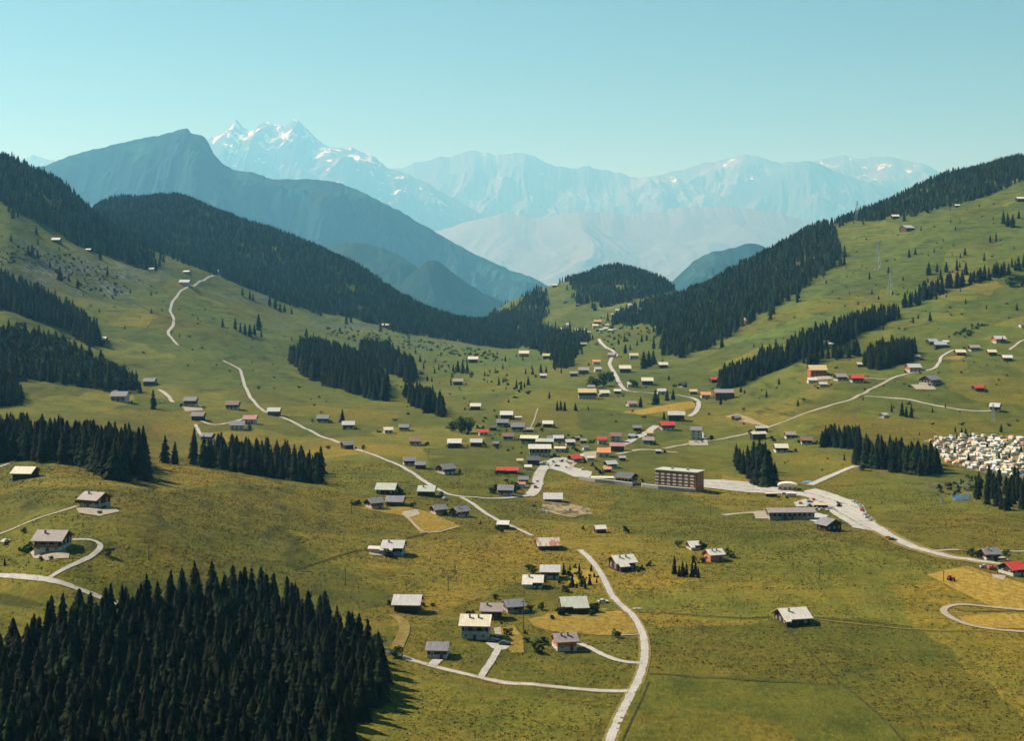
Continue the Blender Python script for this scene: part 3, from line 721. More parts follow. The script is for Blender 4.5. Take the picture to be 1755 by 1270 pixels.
road([(1262, 712), (1280, 718), (1300, 727), (1318, 733)], 5.0, "sandy drive down from the lone grey chalet", M["earth"])
patch("pavement", [(1242, 714), (1262, 710), (1285, 716), (1305, 726), (1290, 728), (1265, 722)], M["earth"], "sandy building plot around the lone grey chalet")
road([(1730, 600), (1740, 592), (1760, 582), (1790, 575)], 3.2, "lane leaving the frame at the upper right")
BIG = [(1206, 830), (1260, 834), (1320, 840), (1360, 846), (1400, 852), (1440, 866), (1475, 888), (1505, 908), (1540, 927), (1575, 942), (1610, 952), (1650, 959), (1700, 966), (1760, 972)]
verge(BIG, 12.5)
road(BIG, 10.0, "broad pale main road sweeping right past the hotel", taper=[15, 15, 12, 10, 16, 15, 10, 8, 7, 5.5, 5])
patch("pavement", [(1206, 822), (1240, 823), (1300, 829), (1335, 836), (1330, 846), (1290, 845), (1206, 836)], M["asphalt"], "long pale car park beside the hotel")
patch("pavement", [(1378, 842), (1398, 838), (1425, 846), (1460, 858), (1478, 866), (1488, 884), (1500, 894), (1495, 910), (1462, 905), (1440, 890), (1415, 872), (1392, 862)], M["asphalt"], "wide pale car park on the bend of the main road")
patch("pavement", [(1380, 880), (1395, 878), (1420, 884), (1405, 898), (1388, 893)], M["concrete"], "pale terrace between the long grey shed and dark gabled house")
patch("pavement", [(1360, 862), (1380, 856), (1395, 862), (1396, 868), (1365, 869)], M["asphalt"], "pale yard behind the long grey shed")
road([(1388, 832), (1410, 822), (1432, 812), (1452, 804), (1470, 798)], 6.0, "short grey road leading off behind the car park")
road([(1200, 740), (1212, 757), (1190, 760)], 4.0, "short drive to the tall white house")
track([(1595, 945), (1615, 944), (1645, 943)], 3.2, "cream stub of track off the main road")
track([(1714, 945), (1740, 946), (1790, 945)], 2.6, "faint farm path along the right edge")
track([(1790, 1084), (1740, 1083), (1690, 1080), (1660, 1074), (1635, 1064), (1616, 1052), (1612, 1042), (1625, 1036), (1660, 1036), (1700, 1042), (1760, 1047), (1800, 1048)], 2.8, "pale looping farm track at the right edge", M["gravel"])
track([(1395, 1062), (1450, 1068), (1530, 1077), (1600, 1083), (1690, 1082)], 1.3, "faint footpath from the lone pale barn to the loop", M["verge"])
track([(1085, 1045), (1092, 1042), (1098, 1045)], 2.0, "short pale apron beside the lane")
track([(1063, 1090), (1080, 1089), (1098, 1088)], 1.5, "short cream path off the lane")
track([(1240, 884), (1265, 881), (1290, 879), (1312, 879)], 5.0, "pale earth ramp leading to the long grey shed")
track([(672, 1055), (690, 1062), (695, 1080), (685, 1100), (678, 1118)], 4.0, "worn golden track below the pale barn", M["verge"])
track([(690, 880), (705, 893), (716, 907), (727, 916), (745, 914), (765, 910), (788, 903)], 1.3, "cream path edging the ochre paddock")
track([(272, 668), (285, 676), (296, 690)], 4.5, "white drive below the brown hillside chalet", M["asphalt"])
track([(345, 722), (358, 728), (375, 730), (390, 726), (405, 722), (425, 716), (440, 712)], 3.5, "pale lane looping between the left hillside chalets", M["asphalt"])
track([(335, 728), (340, 738), (346, 750)], 3.0, "short pale drive above the dark spruce row", M["asphalt"])
track([(922, 700), (918, 712), (914, 724), (908, 738)], 1.3, "grey brook bed running into the village", M["gravel"])
track([(975, 806), (982, 797), (990, 792)], 3.0, "small pale lane beside the red-roofed house")
patch("pavement", [(930, 862), (945, 858), (975, 864), (1010, 872), (1016, 882), (985, 888), (950, 882), (928, 872)], M["site"], "bare sandy building site below the village street", extra=0.02)
patch("pavement", [(1582, 757), (1605, 750), (1640, 746), (1700, 744), (1770, 752), (1790, 760), (1790, 822), (1735, 822), (1700, 815), (1650, 803), (1625, 796), (1618, 782)], M["campground"], "trodden ground of the crowded caravan site")
p_ = patch("water", [(1631, 851), (1640, 848), (1650, 850), (1660, 846), (1663, 850), (1661, 857), (1650, 858), (1634, 858)], M["water"], "small bright blue pond among the scrub")
patch("water", [(1374, 826), (1392, 824), (1391, 827), (1376, 829)], M["water"], "thin strip of blue water behind the round-roofed hall")

for poly_, lab_ in [([(52, 948), (68, 940), (120, 944), (118, 958), (80, 962), (58, 958)], "pale terrace around the white-based chalet in the hooked drive"), ([(130, 872), (195, 870), (205, 878), (170, 886), (135, 880)], "pale yard before the grey-roofed footpath chalet"),
   ([(312, 698), (345, 696), (348, 704), (318, 706)], "pale yard below the tall white-based chalet"), ([(632, 946), (660, 944), (662, 954), (634, 952)], "pale apron by the low white shed"), ([(690, 878), (715, 874), (720, 882), (700, 888)], "pale yard right of the double dark chalets"),
   ([(1290, 878), (1315, 876), (1318, 890), (1295, 890)], "pale earth yard at the left end of the long shed"), ([(846, 1078), (858, 1076), (860, 1092), (850, 1094)], "pale terrace at the right of the big white chalet"),
   ([(1560, 660), (1600, 662), (1605, 668), (1570, 668)], "pale terrace of the large dark hillside chalet"), ([(1700, 985), (1725, 988), (1720, 996), (1702, 992)], "pale yard left of the red-roofed edge chalet"),
   ([(1180, 756), (1212, 756), (1215, 764), (1182, 764)], "pale forecourt of the tall white house"), ([(1395, 646), (1420, 645), (1430, 650), (1400, 652)], "pale yard in the left hillside hamlet"), ([(920, 795), (935, 790), (930, 800)], "pale forecourt of the white-roofed inn"), ([(1000, 776), (1022, 774), (1022, 786), (1002, 790)], "pale yard beside the pale orange roof")]:
    patch("pavement", poly_, M["gravel"], lab_, step=2.5, extra=0.03)

def ditch(pts, w=0.9, label="dark ditch line dividing the meadows"): return drape("path", pts, w, M["soil"], label=label, extra=0.05)
ditch([(505, 978), (540, 967), (580, 953), (610, 945), (632, 941)], 0.7, "dark ditch slanting across the middle left meadow")
ditch([(695, 924), (722, 918), (732, 914)], 0.9, "short dark ditch below the ochre paddock")
ditch([(1095, 1050), (1150, 1053), (1215, 1057), (1290, 1062), (1320, 1058)], 0.9, "thin dark ditch from the lane to the lone pale barn")
ditch([(1112, 1156), (1160, 1158), (1220, 1163), (1300, 1168), (1380, 1173), (1440, 1177)], 0.7, "dark ditch above the bright green meadow")
ditch([(1342, 1072), (1365, 1095), (1395, 1125), (1425, 1155), (1445, 1178), (1470, 1195), (1500, 1220), (1530, 1250), (1560, 1285)], 0.7, "thin dark ditch running down to the near right corner")
ditch([(1395, 1060), (1440, 1063), (1500, 1068), (1560, 1075)], 0.7, "faint dark ditch right of the lone pale barn")
ditch([(1640, 1047), (1680, 1050), (1720, 1049), (1790, 1046)], 0.9, "dark ditch beside the mown hayfield")
ditch([(1112, 1170), (1102, 1195), (1090, 1220), (1076, 1250), (1062, 1285)], 0.5, "dark ditch beside the near lane")
for k_, (a_, b_) in enumerate([((600, 552), (700, 572)), ((700, 572), (780, 588)), ((1550, 565), (1600, 552)), ((1640, 572), (1690, 556)), ((400, 568), (470, 590)), ((230, 520), (320, 560))]):
    pts_ = [(a_[0] + (b_[0] - a_[0]) * t, a_[1] + (b_[1] - a_[1]) * t + math.sin(t * 9 + k_) * 1.5) for t in np.linspace(0, 1, 7)]
    ditch(pts_, 2.2, "dark gully on the hillside pasture")

# ================================================================ houses
def gable_body(L, W, hw, rise, zb):
    x, y = L / 2, W / 2
    v = [(-x, -y, zb), (x, -y, zb), (x, y, zb), (-x, y, zb), (-x, -y, hw), (x, -y, hw), (x, y, hw), (-x, y, hw), (-x, 0, hw + rise), (x, 0, hw + rise)]
    f = [(0, 3, 2, 1), (0, 1, 5, 4), (1, 2, 6, 9, 5), (2, 3, 7, 6), (3, 0, 4, 8, 7), (4, 5, 9, 8), (6, 7, 8, 9)]
    return v, f

def roof_slab(g, x0, x1, y0, z0, y1, z1, th, mi=0, mf=1):
    """one sloping slab from eave (y0,z0) to ridge (y1,z1)"""
    v = [(x0, y0, z0), (x1, y0, z0), (x1, y1, z1), (x0, y1, z1), (x0, y0, z0 + th), (x1, y0, z0 + th), (x1, y1, z1 + th), (x0, y1, z1 + th)]
    g.add(v, [(4, 5, 6, 7)] if y0 < y1 else [(7, 6, 5, 4)], mi)
    fl = [(0, 3, 2, 1), (0, 1, 5, 4), (1, 2, 6, 5), (2, 3, 7, 6), (3, 0, 4, 7)]
    g.add(v, fl if y0 < y1 else [tuple(reversed(q)) for q in fl], mf)

_win = {}
def window_mesh(w_, h_):
    k = (round(w_, 1), round(h_, 1))
    if k not in _win:
        g = Geo(); t = 0.10
        g.box(-w_/2, w_/2, -0.07, 0.02, 0, t).box(-w_/2, w_/2, -0.07, 0.02, h_ - t, h_).box(-w_/2, -w_/2 + t, -0.07, 0.02, t, h_ - t).box(w_/2 - t, w_/2, -0.07, 0.02, t, h_ - t).box(-0.04, 0.04, -0.06, 0.02, t, h_ - t)
        p = Geo().box(-w_/2 + t, w_/2 - t, -0.035, 0.01, t, h_ - t)
        s = Geo().box(-w_/2 - .05, w_/2 + .05, -0.03, 0.02, 0, h_)
        _win[k] = (g.mesh("window", M["frame"]), p.mesh("pane", M["pane"]), s.mesh("window", M["pane"]))
    return _win[k]

def add_window(root, x, y, z, rz, w_, h_, fine):
    fr, pn, simple = window_mesh(w_, h_)
    if fine:
        o = link("window", fr, root, (x, y, z), rz); link("pane", pn, o)
    else:
        o = link("window", simple, root, (x, y, z), rz)
    return o

HOUSES = []
def house(px, py, wpx, yaw, roof, wall, flags, label, ratio=0.78, hwf=None, pitch=25, ext=None, name="chalet", cat="chalet", group=None, base="white"):
    x, y, z = hit(px, py)
    th = RAD(yaw)
    wm = wpx * y / FPX
    over = min(1.1, 0.085 * wm); ratio *= 1.38
    Lr = wm / (abs(math.cos(th)) + ratio * abs(math.sin(th)))
    L = Lr - 2 * over; W = ratio * Lr - 2 * over
    L = max(L, 2.2); W = max(W, 2.0)
    hw = (hwf if hwf else 0.36) * Lr
    hw = min(max(hw, 2.1), 9.0)
    rise = (W / 2) * math.tan(RAD(pitch))
    depth = abs(math.cos(th)) * W / 2 + abs(math.sin(th)) * L / 2
    cy = y + depth * 0.92
    cx = x * cy / y
    gz = min(z, float(ground_at(cx, cy)))
    root = thing(name, label, cat, (cx, cy, z), th, group)
    fine = wpx >= 38; mid_ = wpx >= 17
    hb = hw * 0.45 if 'p' in flags else 0.0
    if 'p' in flags:
        Geo().box(-L/2 - .06, L/2 + .06, -W/2 - .06, W/2 + .06, -4.0, hb).build("ground_floor", WL[base], root)
    v, f = gable_body(L, W, hw, rise, hb if 'p' in flags else -4.0)
    Geo().add(v, f).build("wall", WL[wall], root)
    g = Geo(); t = 0.22 + 0.006 * Lr
    tp = math.tan(RAD(pitch)); yo = W/2 + over; ze = hw - over * tp
    roof_slab(g, -L/2 - over, L/2 + over, -yo, ze + .02, 0, hw + rise + .02, t)
    roof_slab(g, -L/2 - over, L/2 + over, yo, ze + .02, 0, hw + rise + .02, t)
    if ext:
        a, b_, dpt = ext
        xa, xb = -L/2 - over + a * (L + 2 * over), -L/2 - over + b_ * (L + 2 * over)
        roof_slab(g, xa, xb, -yo - dpt, ze + .02 - dpt * tp, -yo, ze + .02, t)
    ro = g.build("roof", [R[roof], M["fascia"]], root)
    if ext:
        Geo().box(xa + .5, xb - .5, -yo - dpt + .5, -W/2 - 0.02, -4, ze - dpt * tp).build("annex", WL[wall if 'p' not in flags else base], root)
    nch = flags.count('c')
    for k in range(nch):
        cxx = L * (-0.22 if k == 0 else 0.12); s = max(0.3, 0.026 * Lr)
        zc = hw + rise - 0.35 * W / 2 * tp
        Geo().box(cxx - s, cxx + s, -0.35 * W/2 - s, -0.35 * W/2 + s, zc - .8, zc + 1.3).box(cxx - s * 1.25, cxx + s * 1.25, -0.35 * W/2 - s * 1.25, -0.35 * W/2 + s * 1.25, zc + 1.3, zc + 1.5).build("chimney", M["brick"], ro)
    if mid_:
        ww, hh = (1.15, 1.25) if fine else (1.3, 1.3)
        yw = -W/2 - (.07 if 'p' in flags else 0)
        n = max(2, int(L / (2.6 if fine else 3.4)))
        floors = [(0.35 * min(hw, 2.6), yw)]
        if hw > 3.6: floors = [(0.8, yw), (hw * 0.45 + 0.75, -W/2)]
        if hw > 7: floors = [(0.8, yw), (hw * .4, -W/2), (hw * .72, -W/2)]
        if 'n' not in flags:
            for fi, (zw, yy) in enumerate(floors):
                if zw + hh > hw - .15: continue
                for k in range(n):
                    if fi == 0 and fine and k == n // 2: continue
                    add_window(root, -L/2 + L * (k + .5) / n, yy, zw, 0, ww, hh, fine)
            sgn = -1 if yaw >= 0 else 1
            m_ = max(2, int(W / 3.4))
            for fi, (zw, yy) in enumerate(floors):
                if zw + hh > hw + .4: continue
                for k in range(m_):
                    add_window(root, sgn * (L/2 + (.07 if ('p' in flags and zw + hh < hb + 0.3) else 0)), -W/2 + W * (k + .5) / m_, zw, sgn * math.pi / 2, ww, hh, fine)
            if fine:
                d = Geo().box(-.55, .55, -0.06, 0.02, 0, 2.05).build("door", M["door"], root, (-L/2 + L * (n // 2 + .5) / n, yw, 0.05))
        if 'b' in flags:
            zb = hw * 0.45; yb = -W/2 - 1.35
            g = Geo().box(-L/2 + .2, L/2 - .2, yb, -W/2 - .08, zb - .16, zb)
            g.box(-L/2 + .2, L/2 - .2, yb - .04, yb + .04, zb + .06, zb + .98)
            for xx in (-L/2 + .2, L/2 - .28): g.box(xx, xx + .08, yb + .05, -W/2 - .09, zb + .06, zb + .95)
            g.build("balcony", M["rail"] if 'B' not in flags else WL["bluegrey"], root)
    HOUSES.append((px, py, root))
    return root
# px, py(front foot), width px, yaw, roof, wall, flags, label, extras
HT = [
 # ---- left meadow
 (44, 821, 43, -6, "cream", "wood", "n", "dark barn with a cream roof beside the short curved track", dict(hwf=.26)),
 (163, 872, 58, -22, "taupe", "wood", "pc", "grey-roofed chalet with dark gable at the end of the thin footpath", dict(ratio=.8, base="stone")),
 (91, 946, 60, -4, "taupe", "wood", "pcb", "white-based chalet with pale roof inside the hooked drive", dict(hwf=.36)),
 (206, 689, 29, 0, "grey", "white", "pb", "white chalet with grey roof just below the hillside wood", {}),
 (257, 661, 21, 0, "grey", "brown", "", "brown chalet with grey roof above the lone round dark tree", {}),
 (327, 698, 23, 0, "grey", "wood", "pb", "tall grey-roofed chalet with white base on the left hillside", dict(hwf=.5)),
 (340, 721, 23, 0, "grey", "wood", "", "grey-roofed dark chalet just under the tall white-based one", {}),
 (356, 756, 25, -8, "grey", "wood", "p", "low grey-roofed chalet closest above the dark spruce row", {}),
 (399, 702, 24, 0, "brown", "brown", "p", "small brown-roofed chalet standing apart on the left hillside", {}),
 (429, 727, 24, 0, "pink", "white", "p", "salmon-roofed white chalet by the bend of the hillside road", {}),
 (407, 738, 29, 6, "grey", "white", "p", "long grey-roofed chalet just left of the salmon roof", {}),
 (174, 588, 18, 0, "white", "wood", "n", "lone white-roofed hut below the tip of the steep dark wood", {}),
 (97, 416, 15, 0, "white", "wood", "n", "tiny white-roofed hut highest on the left pasture", {}),
 (152, 431, 9, 0, "cream", "wood", "n", "tiny cream hut above the scrubby slope on the left", {}),
 (260, 464, 9, 0, "white", "white", "n", "tiny white hut at the end of the ridge spruces", {}),
 (317, 490, 18, 0, "silver", "white", "n", "pale farmhouse where the high white road bends", {}),
 (321, 471, 18, -35, "cream", "stone", "n", "slanting cream cowshed above the high farmhouse", dict(ratio=.4)),
 (369, 469, 12, 0, "white", "white", "n", "small white hut at the top end of the high white road", {}),
 (215, 334, 10, 0, "white", "wood", "n", "tiny white hut on top of the forested hill", {}),
 # ---- left of centre
 (470, 713, 23, 0, "silver", "wood", "", "silver-roofed dark chalet at the upper bend of the left road", {}),
 (554, 725, 22, 0, "grey", "wood", "p", "grey chalet in the meadow left of the lone spruce", {}),
 (597, 736, 25, 6, "silver", "wood", "p", "silver-roofed chalet right beside the lone spruce", {}),
 (595, 770, 30, 30, "grey", "wood", "", "dark low chalet where the left road dips out of sight", {}),
 (632, 623, 16, 0, "cream", "wood", "n", "cream-roofed hut tucked among the mid-slope woods", {}),
 (665, 743, 21, 14, "cream", "white", "p", "pale chalet with white walls left of a grey twin", {}),
 (693, 739, 20, -4, "grey", "brown", "p", "grey chalet beside the pale white-walled chalet", {}),
 (712, 764, 22, 0, "brown", "orange", "p", "brown-roofed chalet with white ground floor under the pale pair", {}),
 (785, 660, 18, 0, "taupe", "wood", "", "pinkish hut alone in the upper middle meadow", {}),
 (815, 703, 19, 0, "white", "wood", "n", "white-roofed barn alone above the bushy trees", {}),
 (811, 622, 18, 0, "cream", "wood", "n", "cream-roofed hut above a trio of dark trees", {}),
 (661, 562, 13, 0, "gold", "wood", "n", "tiny yellowish hut along the foot of the forested hill", {}),
 (779, 768, 25, 0, "white", "wood", "n", "white-roofed barn, left one of two side by side", {}),
 (816, 766, 22, 0, "silver", "wood", "n", "silver-roofed barn, right one of two side by side", {}),
 (868, 719, 23, 0, "white", "wood", "n", "white-roofed barn above the brook on the village edge", {}),
 (828, 747, 20, 8, "red", "white", "p", "small red-roofed white chalet beside the bushy trees", {}),
 (862, 732, 24, -6, "grey", "wood", "p", "grey-roofed chalet between the red-roofed one and the brook", {}),
 (887, 740, 24, 0, "grey", "wood", "p", "dark chalet with grey roof and yellow base near the brook", dict(base="yellow")),
 (871, 755, 20, 0, "brown", "wood", "p", "brown-roofed chalet left of the long cream building", {}),
 (701, 798, 27, 10, "grey", "wood", "p", "grey chalet on the road bank, left of two touching", {}),
 (721, 804, 20, 0, "grey", "wood", "", "smaller grey chalet on the road bank, right of two touching", {}),
 (764, 814, 42, 38, "grey", "wood", "p", "big dark chalet with a wide slanting grey roof below the road bank", dict(ratio=.8)),
 (870, 812, 38, 0, "red", "wood", "n", "long low barn with a bright red roof", dict(ratio=.42, hwf=.16)),
 (663, 848, 40, -6, "green", "wood", "", "pale green-roofed chalet above the double dark chalets", dict(hwf=.26)),
 (732, 851, 34, -5, "green", "wood", "c", "pale-roofed chalet close to the road junction", dict(hwf=.3)),
 (641, 873, 40, 34, "grey", "wood", "pb", "large dark gabled chalet with white base over the ochre paddock", dict(hwf=.4)),
 (678, 868, 36, -6, "grey", "wood", "", "low dark chalet joined to the large gabled one", dict(hwf=.26)),
 (751, 883, 38, 30, "grey", "wood", "pb", "dark gabled chalet, left of the pair above the paddock tip", {}),
 (788, 887, 42, 36, "grey", "wood", "pc", "dark gabled chalet, right of the pair above the paddock tip", {}),
 (863, 907, 25, -8, "white", "wood", "n", "small white-roofed shed beside the side lane", {}),
 (867, 850, 31, -4, "grey", "wood", "p", "grey chalet half hidden by garden trees above the street", {}),
 (675, 953, 44, -5, "silver", "wood", "pc", "silver-roofed chalet with blue-white base at the ditch", dict(ext=(0, .55, 1.6), base="bluegrey")),
 (643, 949, 26, -10, "white", "white", "n", "low white shed tacked to the left of the silver chalet", dict(hwf=.12, ratio=.5)),
 # ---- near middle
 (699, 1051, 54, -4, "silver", "wood", "n", "dark barn with pale silver roof alone left of the chalet cluster", dict(hwf=.3)),
 (843, 1062, 43, -3, "taupe", "wood", "c", "grey-pink roofed chalet just behind the big white chalet", dict(hwf=.36)),
 (880, 1052, 46, 16, "grey", "wood", "p", "grey-blue roofed chalet at the back of the near cluster", dict(hwf=.34, base="stone")),
 (816, 1097, 60, -5, "cream", "wood", "pccbB", "big chalet with cream roof, white base and blue balcony", dict(hwf=.46)),
 (751, 1129, 44, -5, "grey", "wood", "p", "small dark chalet with grey roof and white base by the lane", dict(hwf=.36)),
 (967, 1117, 52, 13, "taupe", "orange", "pcc", "chalet with dusty pink roof and sunlit reddish gable", dict(hwf=.4)),
 (982, 1052, 54, 7, "green", "wood", "n", "dark chalet with broad pale green roof on the golden lawn", dict(ext=(.42, 1, .8), hwf=.28)),
 (914, 1009, 40, -4, "white", "wood", "pc", "white-roofed chalet in front of the garden conifers", dict(hwf=.3, ext=(0, .5, 1.2))),
 (943, 993, 38, -3, "silver", "wood", "p", "silver-roofed dark chalet behind the white-roofed garden one", dict(hwf=.36)),
 (938, 943, 48, 8, "rust", "wood", "n", "pale-roofed barn with a rusty orange left end", dict(hwf=.2)),
 (1028, 914, 25, 12, "white", "wood", "n", "small lone white-roofed hut in the central meadow", dict(hwf=.3)),
 (1066, 979, 55, 20, "white", "wood", "cc", "stepped white-roofed dark chalet right of the winding lane", dict(ext=(.1, .55, 2.2), hwf=.34)),
 (948, 861, 36, -3, "silver", "wood", "n", "pale-roofed shed beside the sandy building site", dict(hwf=.18)),
 (1188, 943, 28, 14, "white", "wood", "p", "white-roofed chalet among bushes behind the orange one", dict(ext=(0, .4, 1.5))),
 (1223, 964, 40, 18, "white", "orange", "cc", "white-roofed chalet with bright orange sunlit gable", dict(hwf=.42)),
 (1357, 1073, 66, 14, "white", "wood", "c", "lone white-roofed dark chalet in the near right meadow", dict(ext=(.02, .22, 1.0), hwf=.24)),
 (1696, 961, 36, 8, "grey", "wood", "pc", "grey-roofed dark chalet between bushes at the right edge", {}),
 (1734, 988, 48, 22, "red", "wood", "p", "large bright red-roofed chalet at the right edge", dict(ratio=.95)),
 # ---- village
 (898, 612, 18, 0, "cream", "orange", "n", "far cream-roofed hut with orange front left of the dark valley wood", {}),
 (937, 615, 15, 0, "gold", "brown", "n", "far yellow hut just left of the dark valley wood", {}),
 (931, 648, 12, 0, "silver", "wood", "n", "tiny hut in the flat meadow below the valley wood", {}),
 (983, 645, 14, 0, "taupe", "wood", "n", "small pinkish hut at the left end of the far hamlet", {}),
 (1000, 641, 19, 0, "taupe", "brown", "n", "long brownish chalet in the far hamlet", {}),
 (1003, 639, 14, 30, "cream", "white", "n", "cream gable poking up behind the far hamlet chalet", {}),
 (1022, 625, 14, 0, "orange", "white", "n", "orange-roofed chalet at the top of the far hamlet", {}),
 (1024, 637, 15, 10, "silver", "white", "n", "white-walled chalet by the verge of the far hamlet", {}),
 (1049, 613, 18, -20, "taupe", "pink", "n", "pale pink chalet inside the bend of the valley road", {}),
 (1086, 615, 16, 0, "gold", "bluegrey", "n", "small yellow-roofed chalet right of the pink one", {}),
 (1136, 631, 18, 4, "cream", "wood", "n", "cream-roofed hut at the foot of the great right-hand forest", {}),
 (1071, 639, 21, 0, "cream", "wood", "n", "pale-roofed barn right of the valley road", {}),
 (1109, 660, 21, 0, "cream", "wood", "n", "broad cream-roofed barn above the roadside trees", {}),
 (1082, 664, 15, 0, "silver", "white", "p", "white chalet hidden behind round trees by the road bend", {}),
 (1006, 684, 32, 0, "gold", "wood", "p", "long dark chalet with a thin yellow roof by the valley road", dict(ratio=.6)),
 (1035, 680, 22, 12, "cream", "white", "pb", "white chalet with wide verandas next to the long dark one", {}),
 (1082, 698, 22, 14, "taupe", "pink", "p", "pink-walled chalet with a tree against it under the road", {}),
 (1169, 664, 18, 42, "dark", "wood", "p", "steep dark-roofed chalet with pale gable right of the road", dict(pitch=34)),
 (1134, 676, 16, 0, "silver", "white", "p", "small white chalet between two roadside spruces", {}),
 (1224, 656, 19, 10, "red", "wood", "", "small red-roofed chalet beside the band of hillside trees", {}),
 (1240, 685, 34, 0, "taupe", "brown", "", "long low brown chalet below the red-roofed hillside one", dict(ratio=.5)),
 (1209, 683, 18, 0, "orange", "white", "p", "small orange-roofed chalet where the valley road curves", {}),
 (1159, 722, 32, -4, "green", "wood", "", "long chalet with pale green roof and a dark tree at its left", dict(ratio=.6)),
 (1143, 738, 30, 10, "red", "wood", "p", "long salmon-red roofed chalet under the pale green one", dict(ratio=.65)),
 (1194, 754, 26, -14, "grey", "white", "p", "tall white house with grey hipped-looking roof above the street", dict(hwf=.8, base="white")),
 (1056, 758, 24, -8, "brown", "white", "p", "brown-roofed grey-white house at the upper end of the village", dict(hwf=.5)),
 (1032, 762, 17, 0, "red", "white", "p", "small red-roofed white house beside the brown-roofed one", dict(hwf=.5)),
 (1058, 774, 29, -4, "pink", "wood", "", "low building with a faded dark-pink roof at the climbing street", dict(ratio=.55)),
 (1035, 784, 26, -4, "orange", "white", "p", "house with a broad pale orange roof facing the village square", dict(ratio=.9)),
 (1082, 752, 15, 10, "blue", "white", "p", "small pale blue-roofed house on the climbing street", {}),
 (1111, 762, 23, -6, "taupe", "wood", "p", "taupe-roofed chalet with light base right of the climbing street", {}),
 (1113, 747, 13, 0, "gold", "yellow", "n", "tiny yellow hut above the taupe-roofed chalet", {}),
 (939, 733, 20, -3, "white", "wood", "n", "clean white-roofed barn alone right of the brook", {}),
 (908, 763, 36, -12, "cream", "wood", "p", "long cream-roofed building, left half of the angled pair", dict(ratio=.45, base="yellow")),
 (934, 768, 34, -8, "green", "wood", "", "long pale-roofed building, right half of the angled pair", dict(ratio=.45)),
 (957, 758, 19, 0, "silver", "wood", "p", "silver-roofed chalet, left of two above the square", {}),
 (977, 764, 19, 6, "silver", "brown", "p", "silver-roofed chalet, right of two above the square", {}),
 (990, 755, 9, 0, "grey", "wood", "n", "tiny grey shed above the right silver-roofed chalet", {}),
 (925, 783, 40, 0, "white", "wood", "p", "long white-roofed inn on the left of the square", dict(ratio=.5)),
 (914, 797, 24, 0, "dark", "wood", "", "dark-roofed chalet in front of the white-roofed inn", {}),
 (891, 795, 12, 0, "gold", "yellow", "n", "little yellow shed left of the dark-roofed chalet", {}),
 (984, 793, 30, 28, "red", "wood", "pb", "dark chalet with a bright red roof on the village square", dict(ratio=1.0)),
 (1003, 772, 14, 20, "grey", "white", "p", "small grey-roofed white house above the red-roofed chalet", {}),
 (1046, 803, 28, 22, "silver", "wood", "p", "pale-roofed building angled behind the long white-roofed hall", {}),
 (1040, 810, 18, 10, "orange", "wood", "n", "small reddish lean-to between the angled building and the hall", {}),
 (1033, 826, 42, -3, "cream", "wood", "", "long flat cream-roofed hall on the white terrace", dict(ratio=.4, pitch=8, hwf=.16)),
 (1074, 831, 46, -34, "dark", "wood", "p", "big dark slanting-roofed inn left of the hotel", dict(ratio=.7)),
 (897, 829, 19, 0, "grey", "wood", "p", "grey chalet beside the wide village street", {}),
 (894, 836, 14, 0, "pink", "white", "n", "pink-roofed annexe below the grey street chalet", {}),
 # ---- right of hotel
 (1354, 891, 86, 3, "taupe", "wood", "p", "very long grey-brown roofed shed by the car park", dict(ratio=.32, hwf=.15, pitch=16, base="stone")),
 (1421, 911, 52, -58, "grey", "wood", "", "dark gabled house with grey roof sweeping to the left", dict(ratio=.95)),
 (1407, 872, 28, -4, "gold", "wood", "", "low yellow-roofed kiosk in the car park", dict(ratio=.4, pitch=8, hwf=.22)),
 (1322, 852, 24, 4, "cream", "wood", "", "low cream-roofed garage at the end of the car park", dict(ratio=.3, pitch=8, hwf=.16)),
 (1356, 852, 20, -4, "white", "white", "", "white flat-roofed garages below the round-roofed hall", dict(ratio=.5, pitch=6, hwf=.25)),
 (1262, 721, 20, 30, "grey", "wood", "", "lone grey chalet on the sandy hillside plot", {}),
 (1305, 742, 26, 10, "silver", "wood", "n", "low silver-roofed shed above the tall roadside spruces", dict(ratio=.4)),
 (1299, 754, 32, 16, "cream", "wood", "n", "cream-roofed barn right behind the tall roadside spruces", dict(ratio=.4)),
 (1354, 752, 19, 0, "taupe", "brown", "p", "brown chalet right of the tall roadside spruces", {}),
 (1382, 762, 23, -6, "brown", "wood", "p", "brown-roofed chalet with white base, lower of two on the hillside", {}),
 (1338, 776, 24, 0, "cream", "wood", "p", "cream-roofed chalet squeezed against the tall roadside spruces", {}),
 # ---- right hillside
 (1400, 645, 31, 0, "gold", "orange", "b", "wide golden-roofed chalet topping the left hillside hamlet", {}),
 (1391, 657, 16, 0, "white", "white", "p", "small white chalet under the golden-roofed one", {}),
 (1410, 664, 15, 0, "silver", "wood", "p", "small dark chalet at the bottom of the hillside hamlet", {}),
 (1440, 653, 24, 10, "taupe", "wood", "p", "taupe-roofed chalet left of the red hillside roof", {}),
 (1468, 656, 23, 0, "red", "wood", "pb", "red-roofed chalet in the middle of the right hillside", {}),
 (1474, 629, 13, 0, "silver", "brown", "n", "small hut left of the dark hillside copse", {}),
 (1524, 611, 16, 0, "white", "wood", "n", "white-roofed hut framed by the dark hillside copse", {}),
 (1567, 618, 18, 0, "taupe", "brown", "p", "taupe-roofed chalet right of the dark hillside copse", {}),
 (1565, 638, 26, 6, "silver", "orange", "p", "silver-roofed orange chalet on the bend of the hillside road", {}),
 (1594, 661, 40, 34, "grey", "wood", "pb", "large dark chalet with grey roof below the hillside road", {}),
 (1676, 671, 21, 10, "red", "wood", "", "small bright red-roofed hut alone on the right pasture", {}),
